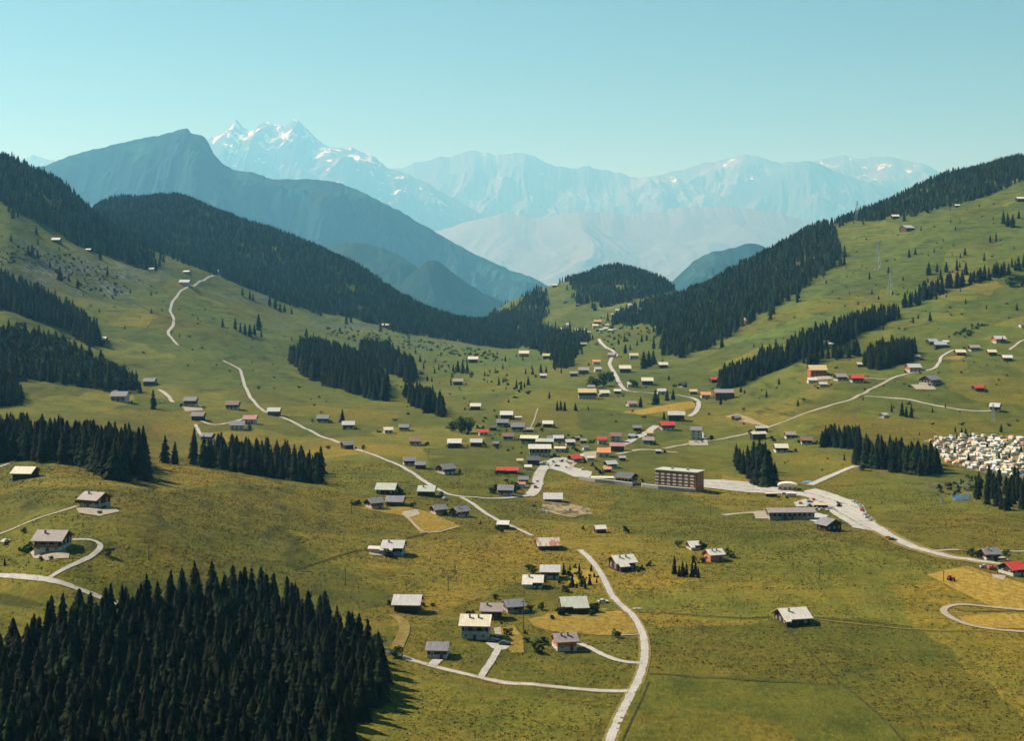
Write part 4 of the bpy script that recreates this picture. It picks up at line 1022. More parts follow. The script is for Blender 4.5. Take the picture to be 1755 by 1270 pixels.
 (1706, 706, 28, -30, "silver", "wood", "p", "dark chalet with pale roof at the end of the level track", dict(ratio=1.0, hwf=.5)),
 (1514, 717, 22, 40, "silver", "white", "n", "small shed with bright white end wall below the level track", dict(ratio=.7)),
 (1597, 591, 20, 10, "blue", "wood", "", "blue-grey chalet, left one of the upper right hamlet", {}),
 (1611, 598, 24, -8, "blue", "wood", "", "blue-grey chalet in the middle of the upper right hamlet", {}),
 (1620, 590, 11, 0, "cream", "white", "n", "tiny pale hut behind the upper right hamlet", {}),
 (1645, 610, 18, 0, "cream", "brown", "n", "cream-roofed chalet on the small ochre lawn", {}),
 (1669, 602, 18, 0, "taupe", "wood", "p", "taupe-roofed chalet right of the ochre-lawn chalet", {}),
 (1699, 609, 16, 0, "cream", "brown", "n", "small brown hut, left of two on the right pasture", {}),
 (1726, 619, 20, -10, "white", "wood", "n", "white-roofed dark barn, right of two on the right pasture", {}),
 (1712, 588, 22, 4, "silver", "orange", "p", "grey-roofed chalet with a small spruce at its right", {}),
 (1752, 562, 16, 10, "brown", "white", "n", "brown-roofed white hut cut by the right edge", {}),
 (1534, 375, 13, 0, "cream", "wood", "n", "tiny hut on the right skyline meadow", {}),
 (1554, 397, 26, 24, "silver", "brown", "n", "alpine hut with pale roof high on the right pasture", {}),
 (1640, 355, 9, 0, "white", "wood", "n", "tiny white hut under the right skyline forest", {}),
 (1748, 345, 14, 0, "white", "wood", "n", "tiny white hut near the top right corner of the pasture", {}),
 (1281, 554, 20, 12, "gold", "honey", "n", "sunlit hut at the lower edge of the great right-hand forest", {}),
 (1418, 596, 22, -6, "cream", "white", "n", "pale hut in the gap between two hillside tree bands", {}),
 (888, 720, 13, 0, "cream", "white", "n", "row of low white sheds right of the barn above the brook", dict(ratio=.4)),
 (1000, 760, 12, 0, "taupe", "wood", "n", "little taupe shed between the two silver roofs and the red-roofed white house", {}),
 (960, 776, 22, -6, "cream", "white", "p", "low cream-roofed shop behind the village square", dict(ratio=.45)),
 (945, 757, 16, 0, "grey", "wood", "p", "grey-roofed cottage behind the angled long building", {}),
 (1012, 790, 14, 0, "cream", "white", "n", "small cream kiosk between the red-roofed and the orange-roofed house", dict(ratio=.5)),
 (1066, 790, 14, 8, "blue", "wood", "n", "pale blue shed behind the angled pale-roofed building", {}),
 (1092, 739, 16, 0, "grey", "wood", "", "dark grey hut left of the salmon-red roofed chalet", {}),
 (1013, 668, 13, 0, "taupe", "wood", "n", "taupe hut half behind the roadside thicket", {}),
 (1058, 675, 13, 0, "white", "wood", "n", "small white-roofed hut right at the junction of the valley road", {}),
 (1188, 676, 14, 0, "gold", "brown", "n", "small yellow hut on the outside of the valley road bend", {}),
 (845, 738, 14, 0, "dark", "wood", "n", "small dark shed between the small red roof and the grey chalet", {}),
 (908, 741, 13, 0, "taupe", "wood", "n", "low taupe shed right of the yellow-based chalet near the brook", {}),
 (850, 765, 12, 0, "grey", "wood", "n", "tiny grey shed right of the side by side barns", {}),
 (905, 806, 14, 0, "cream", "yellow", "n", "yellowish hut between the dark-roofed chalet and the wide street", {}),
 (1128, 778, 10, 0, "silver", "wood", "n", "tiny silver shed at the end of the sandy spur", {}),
]
for t in HT:
    house(*t[:8], **t[8])

# far village below the knoll: roofs a few pixels across
FV = [(1024, 556, 13, "orange", "brown", "orange-roofed far house, tallest of the hamlet below the knoll"), (1020, 562, 11, "cream", "yellow", "cream far house under the orange-roofed one"),
 (974, 559, 8, "cream", "white", "tiny far cream house at the left end of the knoll hamlet"), (964, 566, 7, "white", "white", "tiny far white house left of two pale specks"),
 (989, 568, 7, "white", "white", "tiny far white house above the dark valley wood"), (999, 567, 6, "white", "white", "tiny far white house beside a darker roof"),
 (1031, 568, 8, "silver", "white", "tiny far silver-roofed house below the orange-roofed one"), (1038, 566, 8, "white", "white", "tiny far white house in the middle of the knoll hamlet"),
 (1046, 569, 8, "cream", "white", "tiny far cream house at the right of the knoll hamlet"), (1053, 568, 8, "taupe", "yellow", "tiny far yellow house at the road into the knoll hamlet"),
 (1041, 559, 6, "white", "white", "tiny far white house standing above the knoll hamlet"), (1009, 572, 7, "silver", "white", "tiny far house beside the road leaving the knoll hamlet"),
 (1050, 541, 6, "white", "white", "tiny far white house in the trees right of the knoll"), (1058, 534, 7, "white", "white", "tiny far white house high in the trees right of the knoll"),
 (1080, 525, 7, "white", "white", "tiny far white house at the edge of the ridge forest"), (1096, 540, 8, "silver", "brown", "tiny far grey house under the ridge forest"),
 (970, 519, 7, "dark", "wood", "tiny dark hut on the left of the knoll meadow"), (990, 525, 8, "dark", "wood", "tiny dark hut in the middle of the knoll meadow"), (998, 519, 9, "grey", "wood", "tiny grey hut under the knoll forest"),
 (951, 492, 9, "cream", "wood", "tiny cream hut on the bare shoulder of the knoll"), (1000, 594, 12, "taupe", "wood", "far long hut beside the dark valley wood"), (986, 598, 8, "silver", "wood", "far small hut left of the long hut by the valley wood"),
 (773, 524, 8, "white", "white", "tiny white chapel-like hut on the tree-crowned bump"), (905, 575, 8, "cream", "orange", "tiny far hut left of the valley wood")]
for a in FV:
    house(a[0], a[1], a[2], 0, a[3], a[4], "n", a[5])

# ---------------------------------------------------------------- the hotel
def hotel():
    x, y, z = hit(1160, 838)
    th = RAD(-31); k = y / FPX
    L = 66 * k / math.cos(th); W = 11.0; fl = 2.08; nb, nf = 7, 4
    hgt = fl * nf + 1.6
    cx, cy = 1163, y + 9
    cx = (1165 - CX) / FPX * cy
    z = min(float(ground_at(cx, y)), float(ground_at(cx, cy))) + 1.0
    r = thing("hotel", "long four-storey hotel with a grid of white and orange balconies", "hotel", (cx, cy, z), th)
    Geo().box(-L/2, L/2, -W/2, W/2, -4, hgt).build("wall", plain("hotel_brown_wall", (0.36, 0.125, 0.045), 0.8, 0.2), r)
    g = Geo().box(-L/2 - .7, L/2 + .7, -W/2 - 1.3, W/2 + .7, hgt + .02, hgt + .5)
    ro = g.build("roof", R["green"], r)
    for q, xx in enumerate((-L * .18, L * .2)): Geo().box(xx - .7, xx + .7, -.6, .6, hgt + .5, hgt + 2.0).build("chimney", WL["stone"], ro)
    og = WL["orange"]; paint_white = plain("white_balcony_panel", (0.78, 0.74, 0.64), 0.8, 0.06)
    for f in range(nf):
        zb = 1.0 + f * fl
        for b_ in range(nb):
            x0 = -L/2 + L * b_ / nb; x1 = x0 + L / nb
            g = Geo(); m_ = x0 + (x1 - x0) * .58
            g.box(x0 + .1, m_, -W/2 - 1.15, -W/2 - 1.05, zb - .1, zb + 1.05, 0).box(m_ + .02, x1 - .1, -W/2 - 1.13, -W/2 - 1.05, zb - .1, zb + .95, 1)
            g.box(x0 + .05, x1 - .05, -W/2 - 1.04, -W/2 - .01, zb - .25, zb - .1, 2)
            g.box(x0 + .02, x0 + .09, -W/2 - 1.0, -W/2 - .01, zb - .09, zb + fl - .3, 2)
            bo = g.build("balcony", [paint_white, og, WL["stone"]], r)
        for b_ in range(nb):
            x0 = -L/2 + L * (b_ + .5) / nb
            fr, pn, sm = window_mesh(1.8, 1.6)
            o = link("window", fr, r, (x0, -W/2, zb + .02)); link("pane", pn, o)
        for q in range(2):
            fr, pn, sm = window_mesh(1.2, 1.4)
            o = link("window", fr, r, (L/2, -W/2 + W * (.3 + .4 * q), zb + .5), math.pi / 2); link("pane", pn, o)
hotel()

# round-roofed hall by the junction
def hall():
    x, y, z = hit(1350, 841); k = y / FPX; L = 32 * k; W = L * .7; cy = y + W / 2
    r = thing("hall", "small hall with a rounded pale roof behind the car park", "hall", ((1350 - CX) / FPX * cy, cy, z), RAD(-12))
    Geo().box(-L/2, L/2, -W/2, W/2, -3, 2.6).build("wall", WL["pink"], r)
    g = Geo(); n = 14; Rr = L / 2 + .5
    v = []
    for yy in (-W/2 - .5, W/2 + .5):
        for q in range(n + 1):
            a = math.pi * q / n; v.append((Rr * math.cos(a), yy, 2.62 + 2.2 * math.sin(a)))
    f = [(q, q + 1, n + 2 + q, n + 1 + q) for q in range(n)] + [tuple(range(n, -1, -1)), tuple(range(n + 1, 2 * n + 2))]
    g.add(v, f).build("roof", R["cream"], r)
    for q in range(4): add_window(r, -L/2 + L * (q + .5) / 4, -W/2, 0.7, 0, 1.5, 1.4, False)
hall()

# long white terrace walls
def terrace(pts, h, th_, label):
    P = np.array([hit(*p)[:2] for p in pts]); seg = np.r_[0, np.cumsum(np.hypot(*np.diff(P, axis=0).T))]
    s = np.linspace(0, seg[-1], max(4, int(seg[-1] / 5)))
    X = np.interp(s, seg, P[:, 0]); Y = np.interp(s, seg, P[:, 1]); Z = ground_at(X, Y)
    g = Geo(); v = []; f = []
    for a in range(len(s)):
        v += [(X[a], Y[a], Z[a] - 2), (X[a], Y[a] + th_, Z[a] - 2), (X[a], Y[a] + th_, Z[a] + h), (X[a], Y[a], Z[a] + h)]
    for a in range(len(s) - 1):
        b0, b1 = a * 4, a * 4 + 4
        f += [(b0, b1, b1 + 3, b0 + 3), (b0 + 3, b1 + 3, b1 + 2, b0 + 2), (b0 + 2, b1 + 2, b1 + 1, b0 + 1)]
    f += [(0, 3, 2, 1), (len(v) - 4, len(v) - 3, len(v) - 2, len(v) - 1)]
    o = g.add(v, f).build("retaining_wall", M["concrete"])
    o["label"] = label; o["category"] = "wall"; o["kind"] = "thing"
terrace([(993, 822), (1020, 827), (1060, 831), (1084, 834)], 2.2, 3.0, "white terrace wall below the long flat-roofed hall")
terrace([(1100, 835), (1130, 839), (1165, 842), (1192, 844)], 2.2, 3.0, "white terrace wall along the foot of the hotel")
# ================================================================ trees
def spruce_crown(levels, nbr, seed, detail, R=0.15, bare=0.06):
    r = random.Random(seed); v = []; f = []; pw = r.uniform(.58, .85); lx, ly = r.uniform(-.12, .12), r.uniform(-.12, .12)
    for k in range(levels):
        t = (k + r.uniform(-.25, .25)) / levels; t = min(max(t, 0), 0.985)
        z = bare + (1 - bare) * t
        rad = R * ((1 - t) ** pw) * r.uniform(0.74, 1.14) + 0.008
        if t < .12: rad *= 0.72 + t * 2.3
        n = nbr if t < .7 else max(4, nbr - 2)
        a0 = r.uniform(0, 6.28)
        for b_ in range(n):
            if detail > 1 and r.random() < .10: continue
            a = a0 + 6.283 * b_ / n + r.uniform(-.22, .22)
            L = rad * r.uniform(.62, 1.22) * (1 + lx * math.cos(a) * 2 + ly * math.sin(a) * 2)
            dr = max(L * r.uniform(.42, .85), 1.25 / levels)
            wd = L * r.uniform(.30, .42) + .004
            ca, sa = math.cos(a), math.sin(a)
            P = lambda d, w_, zz: (ca * d - sa * w_, sa * d + ca * w_, zz)
            b0 = len(v)
            if detail == 2:
                v += [P(0, 0, z + .012), P(L*.5, wd, z - dr*.38), P(L*.55, 0, z - dr*.16 + .004), P(L*.5, -wd, z - dr*.38), P(L, 0, z - dr), P(L*.82, wd*.85, z - dr*.98), P(L*.82, -wd*.85, z - dr*.98)]
                f += [(b0, b0+1, b0+2), (b0, b0+2, b0+3), (b0+1, b0+5, b0+2), (b0+2, b0+6, b0+3), (b0+2, b0+5, b0+4), (b0+2, b0+4, b0+6)]
            else:
                v += [P(0, 0, z + .015), P(L*.6, wd*1.1, z - dr*.55), P(L, 0, z - dr), P(L*.6, -wd*1.1, z - dr*.55), P(L*.6, 0, z - dr*.2)]
                f += [(b0, b0+1, b0+4), (b0, b0+4, b0+3), (b0+1, b0+2, b0+4), (b0+4, b0+2, b0+3)]
    # leader shoot
    b0 = len(v); v += [(.006, 0, .97), (-.003, .006, .97), (-.003, -.006, .97), (0, 0, 1.03)]; f += [(b0, b0+1, b0+3), (b0+1, b0+2, b0+3), (b0+2, b0, b0+3)]
    return np.array(v, np.float32), np.array(f, np.int32)

def spruce_far(seed, tiers=6, pts=7, R=0.20):
    r = random.Random(seed); v = []; f = []
    for k in range(tiers):
        t = k / tiers; z0 = .04 + .96 * t; z1 = min(z0 + .96 / tiers * 1.9, 1.0)
        rad = R * (1 - t) ** .85
        b0 = len(v); v.append((r.uniform(-.008, .008), r.uniform(-.008, .008), z1)); a0 = r.uniform(0, 6.28)
        for q in range(2 * pts):
            a = a0 + math.pi * q / pts; rr = rad * (r.uniform(.85, 1.2) if q % 2 == 0 else r.uniform(.45, .65))
            v.append((rr * math.cos(a), rr * math.sin(a), z0 + (-.012 if q % 2 == 0 else .03) + r.uniform(-.01, .01)))
        f += [(b0, b0 + 1 + q, b0 + 1 + (q + 1) % (2 * pts)) for q in range(2 * pts)]
    return np.array(v, np.float32), np.array(f, np.int32)

def broadleaf_crown(seed, n=700, size=.07):
    r = random.Random(seed); v = []; f = []
    cl = [(r.gauss(0, .17), r.gauss(0, .17), r.uniform(.22, .84), r.uniform(.14, .25)) for _ in range(15)]
    for k in range(n):
        cx_, cy_, cz_, cr = r.choice(cl)
        d = Vector((r.gauss(0, 1), r.gauss(0, 1), r.gauss(0, 1))).normalized() * cr * r.uniform(.55, 1.05)
        c = Vector((cx_, cy_, cz_)) + d
        nrm = (d.normalized() + Vector((r.gauss(0, .5), r.gauss(0, .5), r.gauss(0, .5)))).normalized()
        a = nrm.orthogonal().normalized(); b_ = nrm.cross(a); s = size * r.uniform(.6, 1.2)
        b0 = len(v); v += [tuple(c - a*s), tuple(c + b_*s*.6), tuple(c + a*s), tuple(c - b_*s*.6)]
        f += [(b0, b0+1, b0+2), (b0, b0+2, b0+3)]
    return np.array(v, np.float32), np.array(f, np.int32)

def foliage_mat(name, lo, mid_, hi, tone_attr, vr=(1.15, .45)):
    m, nt, b = nodes_of(name)
    f = noise(nt, position(nt, (1 / 1.6,) * 3), 1.0, 3, 0.7)
    c = ramp(nt, f, [(.3, lo), (.52, mid_), (.75, hi)])
    if tone_attr: t = attr(nt, "tone")
    else:
        oi = N(nt, "ShaderNodeObjectInfo"); t = oi.outputs["Random"]
    hsv = N(nt, "ShaderNodeHueSaturation"); nt.links.new(c, hsv.inputs["Color"])
    nt.links.new(mathn(nt, 'MULTIPLY_ADD', mathn(nt, 'POWER', t, 1.6), vr[0], vr[1]), hsv.inputs["Value"])
    nt.links.new(mathn(nt, 'MULTIPLY_ADD', t, 0.07, 0.455), hsv.inputs["Hue"])
    nt.links.new(hsv.outputs["Color"], b.inputs["Base Color"])
    b.inputs["Roughness"].default_value = .9; b.inputs["Specular IOR Level"].default_value = .08
    return m
SPR = ((.004, .008, .003), (.011, .017, .005), (.034, .042, .012))
BRD = ((.022, .036, .010), (.050, .070, .018), (.105, .115, .034))
M["needles"] = foliage_mat("spruce_needles", *SPR, False); M["needles_mass"] = foliage_mat("spruce_needles_mass", *SPR, True)
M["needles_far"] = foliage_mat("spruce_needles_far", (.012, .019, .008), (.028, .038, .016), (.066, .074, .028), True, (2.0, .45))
M["leaves"] = foliage_mat("broad_leaves", *BRD, False); M["leaves_mass"] = foliage_mat("broad_leaves_mass", *BRD, True)

CROWN_HI = [mesh_from("crown", *spruce_crown(34, 11, 40 + k, 2, R=.165 + .02 * (k % 4)), [M["needles"]]) for k in range(7)]
CROWN_MID = [mesh_from("crown", *spruce_crown(22, 9, 60 + k, 1, R=.185 + .015 * (k % 3)), [M["needles"]]) for k in range(5)]
CROWN_BR = [mesh_from("crown", *broadleaf_crown(80 + k), [M["leaves"]]) for k in range(4)]
TRUNK = Geo().tube((0, 0, -.06), (0, 0, .55), .016, .009, 7).tube((0, 0, .55), (0, 0, .96), .009, .002, 6).mesh("trunk", M["bark"])
_g = Geo().tube((0, 0, -.06), (0, 0, .45), .028, .018, 7)
for q in range(5):
    a = q * 1.3; _g.tube((0, 0, .25 + .04 * q), (.22 * math.cos(a), .22 * math.sin(a), .5 + .06 * q), .012, .004, 5)
TRUNK_BR = _g.mesh("trunk", M["bark"])
LOD_MID = [spruce_crown(20, 8, 160 + k, 1, R=.20) for k in range(4)]
LOD_FAR = [spruce_far(180 + k) for k in range(5)]
LOD_BR = [broadleaf_crown(190 + k, 90, .13) for k in range(4)]
LOD_BUSH = [broadleaf_crown(200 + k, 60, .2) for k in range(3)]

def tree(kind, x, y, z, h, label, group, variant, wide=1.0):
    nm = {"s": "spruce_tree", "b": "broadleaf_tree", "u": "bush"}[kind]
    o = thing(nm, label, {"s": "tree", "b": "tree", "u": "bush"}[kind], (x, y, z - .02 * h), random.uniform(0, 6.28), group)
    wd = h * random.uniform(.9, 1.16) * wide
    if kind == "s":
        hpx = h * FPX / y
        t_ = link("trunk", TRUNK, o); c_ = link("crown", (CROWN_HI if hpx > 55 else CROWN_MID)[variant % (7 if hpx > 55 else 5)], o)
    else:
        t_ = link("trunk" if kind == "b" else "stem", TRUNK_BR, o); c_ = link("crown" if kind == "b" else "foliage", CROWN_BR[variant % 4], o)
    f_ = 1.0 if kind == "s" else (1.25 if kind == "b" else 1.7)
    for q in (t_, c_): q.scale = (wd * f_, wd * f_, h)
    return o

def merged(name, lods, inst, mat, label, cat):
    """inst: array of x,y,z,h,width-scale,rotation,tone -> ONE mesh"""
    if not len(inst): return
    inst = np.array(inst, np.float64); pick = rng.integers(0, len(lods), len(inst))
    VS, FS, TS = [], [], []; base = 0
    for k, (v, f) in enumerate(lods):
        I = inst[pick == k]
        if not len(I): continue
        c, s = np.cos(I[:, 5])[:, None], np.sin(I[:, 5])[:, None]
        wx = (I[:, 3] * I[:, 4])[:, None]
        X = (v[None, :, 0] * c - v[None, :, 1] * s) * wx + I[:, 0][:, None]
        Y = (v[None, :, 0] * s + v[None, :, 1] * c) * wx + I[:, 1][:, None]
        Z = v[None, :, 2] * I[:, 3][:, None] + I[:, 2][:, None] - .03 * I[:, 3][:, None]
        VS.append(np.stack([X, Y, Z], -1).reshape(-1, 3)); nv = len(v)
        FS.append((f[None] + (base + np.arange(len(I)) * nv)[:, None, None]).reshape(-1, 3)); base += nv * len(I)
        TS.append(np.repeat(I[:, 6], nv))
    me = mesh_from(name, np.concatenate(VS), np.concatenate(FS), [mat])
    add_float_attr(me, "tone", np.concatenate(TS))
    o = link(name, me); setting(o, "stuff", label, cat)
    return o

def scatter(poly, d0, d1, spacing, jit=.45, rag=9.0):
    """points on the ground whose apparent foot lies inside a polygon of photo points"""
    xs = [p[0] for p in poly]
    x0 = min((min(xs) - CX) / FPX * d0, (min(xs) - CX) / FPX * d1); x1 = max((max(xs) - CX) / FPX * d0, (max(xs) - CX) / FPX * d1)
    gx = np.arange(x0, x1 + spacing, spacing); gy = np.arange(d0, d1, spacing)
    GX, GY = np.meshgrid(gx, gy)
    GX = (GX + (np.arange(len(gy)) % 2)[:, None] * spacing / 2 + rng.uniform(-jit, jit, GX.shape) * spacing).ravel(); GY = (GY + rng.uniform(-jit, jit, GY.shape) * spacing).ravel()
    GY = np.clip(GY, d0, d1)
    z = ground_at(GX, GY); px = GX / GY * FPX + CX; py = YH + (ZC - z) / GY * FPX
    k = inpoly(px + fbm(GX / 28, GY / 28, 2, 61) * rag, py + fbm(GX / 28, GY / 28, 2, 62) * rag * .6, poly)
    return GX[k], GY[k], z[k]

CAND = []      # countable spruces: x, y, z, h, clump key
def clump(key, poly, d0, d1, spacing, h0, h1, thin=1.0):
    X, Y, Z = scatter(poly, d0, d1, spacing)
    for x, y, z in zip(X, Y, Z):
        if rng.random() > thin: continue
        h = rng.uniform(h0, h1) * (1.0 + .12 * float(vnoise(x / 25, y / 25, 4)))
        CAND.append((x, y, z, h, key))
def lone(px, py, hpx, key="lone"):
    x, y, z = hit(px, py); CAND.append((x, y, z, hpx * y / FPX, key))

LBL = {}
def K(key, label, group): LBL[key] = (label, group)

K("wood", "dark spruce packed inside the big wood in the lower left corner", "spruces of the big lower left wood")
clump("wood", [(-60, 1450), (-60, 1186), (20, 1150), (60, 1116), (100, 1092), (180, 1070), (250, 1052), (320, 1034), (420, 1032), (490, 1058), (560, 1084), (600, 1110), (640, 1144), (664, 1170), (652, 1205), (618, 1235), (600, 1270), (585, 1310), (560, 1450)], 315, 590, 4.9, 12.5, 16.5)
K("hillrow", "dark spruce in the cluster behind the left meadow's crest", "spruces crowding the crest of the left meadow")
clump("hillrow", [(-40, 795), (-40, 768), (60, 766), (110, 775), (165, 780), (240, 792), (252, 812), (240, 822), (215, 828), (185, 818), (150, 802), (60, 790)], 640, 960, 7.0, 17, 24)
K("crestrow", "dark spruce in the row along the crest in front of the hillside chalets", "spruces in the row along the meadow crest")
clump("crestrow", [(345, 800), (380, 790), (430, 790), (500, 798), (548, 812), (552, 832), (500, 826), (430, 814), (380, 806)], 740, 930, 7.2, 13, 20)
for a in [(283, 794, 52), (300, 796, 42), (333, 797, 66)]: lone(*a, key="crestrow")
K("block", "dark spruce in the large block of wood on the middle left slope", "spruces of the mid-slope woods")
clump("block", [(500, 622), (515, 604), (560, 600), (600, 618), (640, 632), (660, 662), (668, 690), (640, 684), (600, 672), (560, 662), (520, 644)], 1350, 2150, 8.5, 21, 29)
clump("block", [(610, 605), (650, 600), (690, 622), (712, 648), (706, 656), (680, 648), (655, 628), (625, 616)], 1500, 2300, 8.5, 20, 27)
K("strip", "dark spruce in the narrow strip of wood below the large block", "spruces of the narrow strip wood")
clump("strip", [(698, 692), (700, 672), (725, 682), (752, 700), (764, 712), (755, 716), (725, 704)], 1200, 1700, 7.5, 15, 21)
K("steep", "dark spruce of the steep wood at the upper left", "spruces of the steep upper left wood")
clump("steep", [(-40, 520), (-40, 478), (0, 480), (45, 502), (90, 522), (130, 548), (158, 572), (168, 592), (150, 592), (120, 572), (85, 556), (40, 540)], 1450, 2300, 8.5, 19, 27)
K("mixed", "dark tree of the bushy hillside wood at the left edge", "trees of the bushy left hillside wood")
clump("mixed", [(-40, 655), (-40, 570), (30, 575), (80, 585), (130, 610), (180, 635), (215, 650), (232, 668), (215, 672), (170, 668), (120, 658), (70, 655), (20, 652)], 1080, 1800, 9.5, 14, 22, thin=.7)
clump("mixed", [(-40, 700), (-40, 655), (0, 655), (28, 668), (42, 690), (20, 696)], 1000, 1350, 7.5, 16, 22)
K("band", "dark spruce of the long tree band crossing the right hillside", "spruces of the right hillside tree band")
clump("band", [(1230, 668), (1240, 648), (1290, 632), (1340, 606), (1380, 588), (1440, 566), (1480, 552), (1530, 538), (1540, 545), (1500, 562), (1450, 586), (1400, 604), (1350, 628), (1300, 650), (1260, 664)], 1150, 2400, 8.5, 17, 25)
clump("band", [(1540, 535), (1570, 512), (1620, 492), (1690, 476), (1760, 456), (1790, 446), (1790, 458), (1740, 470), (1680, 484), (1620, 500), (1575, 522)], 1550, 2500, 9, 17, 24, thin=.8)
K("copse", "dark spruce of the square copse beside the hillside chalets", "spruces of the right hillside copse")
clump("copse", [(1480, 634), (1484, 616), (1530, 604), (1566, 606), (1568, 616), (1545, 624), (1510, 634)], 1250, 1900, 7.5, 18, 24)
clump("copse", [(1375, 622), (1400, 612), (1440, 606), (1470, 604), (1472, 612), (1430, 618), (1390, 628)], 1300, 2000, 8, 14, 20, thin=.8)
K("tallgroup", "tall dark spruce in the tight group right of the hotel", "spruces of the tall group right of the hotel")
for a in [(1262, 792, 34), (1268, 806, 40), (1274, 812, 44), (1281, 808, 48), (1284, 820, 46), (1291, 826, 55), (1297, 822, 62), (1300, 832, 58), (1307, 828, 70), (1312, 833, 60), (1318, 828, 62), (1322, 833, 46), (1328, 824, 34), (1292, 800, 48), (1302, 806, 58), (1312, 812, 58)]: lone(*a, key="tallgroup")
K("pair", "dark tree in the dense roundish clump on the right meadow", "trees of the roundish clump on the right meadow")
clump("pair", [(1408, 768), (1412, 752), (1472, 750), (1476, 768), (1440, 770)], 950, 1250, 6.0, 11, 15)
K("camp", "dark spruce of the copse screening the caravan site", "spruces of the copse beside the caravan site")
clump("camp", [(1464, 792), (1480, 782), (1540, 784), (1612, 794), (1620, 812), (1570, 813), (1520, 808), (1480, 802)], 850, 1150, 6.3, 14, 20)
K("camplow", "dark spruce among the scrub below the caravan site", "spruces among the scrub below the caravan site")
clump("camplow", [(1655, 862), (1668, 836), (1700, 826), (1790, 828), (1790, 884), (1740, 880), (1700, 872)], 780, 1000, 8.5, 8, 14, thin=.65)
K("quad", "dark spruce of the small group in the central right meadow", "spruces of the small meadow group")
for a in [(1156, 984, 34), (1164, 989, 22), (1170, 988, 28), (1177, 986, 24), (1186, 989, 30), (1192, 985, 24), (1197, 990, 18)]: lone(*a, key="quad")
K("garden", "young conifer in the garden behind the winding lane", "young garden conifers by the winding lane")
for a in [(966, 986, 22), (977, 978, 11), (993, 980, 16), (1013, 980, 14), (981, 1003, 22), (997, 1006, 16), (1011, 1003, 18), (1023, 1000, 12), (1003, 1009, 15), (989, 1008, 12), (1018, 990, 10)]: lone(*a, key="garden")
K("hamlet", "dark spruce standing among the far valley chalets", "spruces among the far valley chalets")
for a in [(1103, 632, 32), (1112, 629, 30), (1120, 625, 27), (1072, 606, 18), (1070, 586, 14), (1123, 694, 28), (1128, 692, 22), (1143, 687, 22), (1154, 685, 20), (1098, 698, 19), (1138, 719, 15), (1176, 664, 12),
          (955, 704, 19), (961, 703, 18), (968, 704, 17), (986, 704, 15), (1008, 703, 10), (1060, 590, 12), (1080, 600, 11), (1092, 592, 10), (1100, 586, 14), (1108, 584, 12)]: lone(*a, key="hamlet")
K("meadowtree", "small lone spruce dotted over the upper middle meadow", "small spruces dotted over the upper middle meadow")
for a in [(587, 724, 24), (785, 638, 22), (793, 640, 26), (801, 639, 20), (777, 637, 14), (732, 653, 11), (740, 654, 9), (855, 660, 15), (862, 656, 11), (885, 666, 18), (893, 668, 17), (899, 665, 12), (905, 660, 16), (901, 641, 11), (913, 642, 13), (936, 638, 13), (951, 634, 11), (872, 690, 8), (840, 640, 8), (720, 620, 14), (726, 632, 12), (745, 640, 12), (752, 634, 12)]: lone(*a, key="meadowtree")
K("leftlone", "small spruce standing free on the upper left pasture", "free-standing spruces on the upper left pasture")
for a in [(19, 414, 15), (62, 402, 17), (48, 437, 18), (55, 440, 24), (64, 442, 16), (103, 480, 26), (118, 482, 16), (133, 494, 19), (184, 471, 13), (85, 457, 13), (381, 561, 17), (403, 564, 23), (412, 569, 18), (420, 573, 21), (428, 576, 22), (436, 574, 20), (443, 566, 30), (448, 578, 14), (525, 578, 17), (415, 506, 15), (428, 512, 16), (434, 514, 12), (462, 524, 20), (472, 528, 22), (480, 534, 18), (488, 534, 14), (500, 538, 12), (537, 580, 12), (548, 584, 10), (240, 674, 22), (262, 701, 36), (8, 970, 15), (500, 583, 8), (65, 420, 12)]: lone(*a, key="leftlone")
K("rightlone", "small spruce standing free on the right hillside pasture", "free-standing spruces on the right hillside pasture")
for a in [(1490, 478, 14), (1523, 468, 13), (1558, 441, 16), (1569, 436, 12), (1697, 415, 14), (1707, 413, 11), (1720, 383, 24), (1727, 388, 26), (1736, 389, 24), (1746, 374, 16), (1702, 376, 6), (1687, 447, 16), (1734, 458, 18), (1709, 468, 14), (1654, 437, 15), (1646, 442, 10), (1367, 518, 21), (1321, 547, 19), (1334, 518, 15), (1237, 596, 19), (1292, 595, 9), (1594, 550, 18), (1605, 513, 11), (1521, 548, 9), (1502, 554, 12), (1487, 564, 9), (1456, 504, 6),
          (1592, 471, 23), (1606, 466, 17), (1622, 466, 19), (1640, 463, 21), (1655, 471, 23), (1612, 479, 21), (1630, 481, 15), (1670, 477, 15), (1500, 545, 16), (1508, 540, 12), (1516, 535, 14), (1335, 659, 13), (1528, 706, 16), (1546, 713, 27), (1553, 715, 20), (1562, 716, 24), (1598, 707, 11), (1620, 699, 9), (1479, 686, 7), (1576, 746, 8), (1648, 746, 15), (1656, 748, 12), (1664, 749, 12), (1716, 741, 15), (1637, 741, 11), (1463, 792, 24), (1447, 789, 13), (1488, 761, 15), (1718, 588, 13), (1270, 672, 12), (1276, 675, 9)]: lone(*a, key="rightlone")
K("campin", "small spruce between the white caravans", "spruces between the caravans")
for a in [(1622, 772, 14), (1636, 782, 18), (1660, 790, 15), (1690, 762, 16), (1692, 770, 14), (1722, 768, 12), (1712, 786, 14), (1730, 790, 16), (1680, 800, 10), (1750, 775, 14), (1640, 752, 12), (1655, 748, 16), (1745, 828, 26), (1733, 832, 22)]: lone(*a, key="campin")

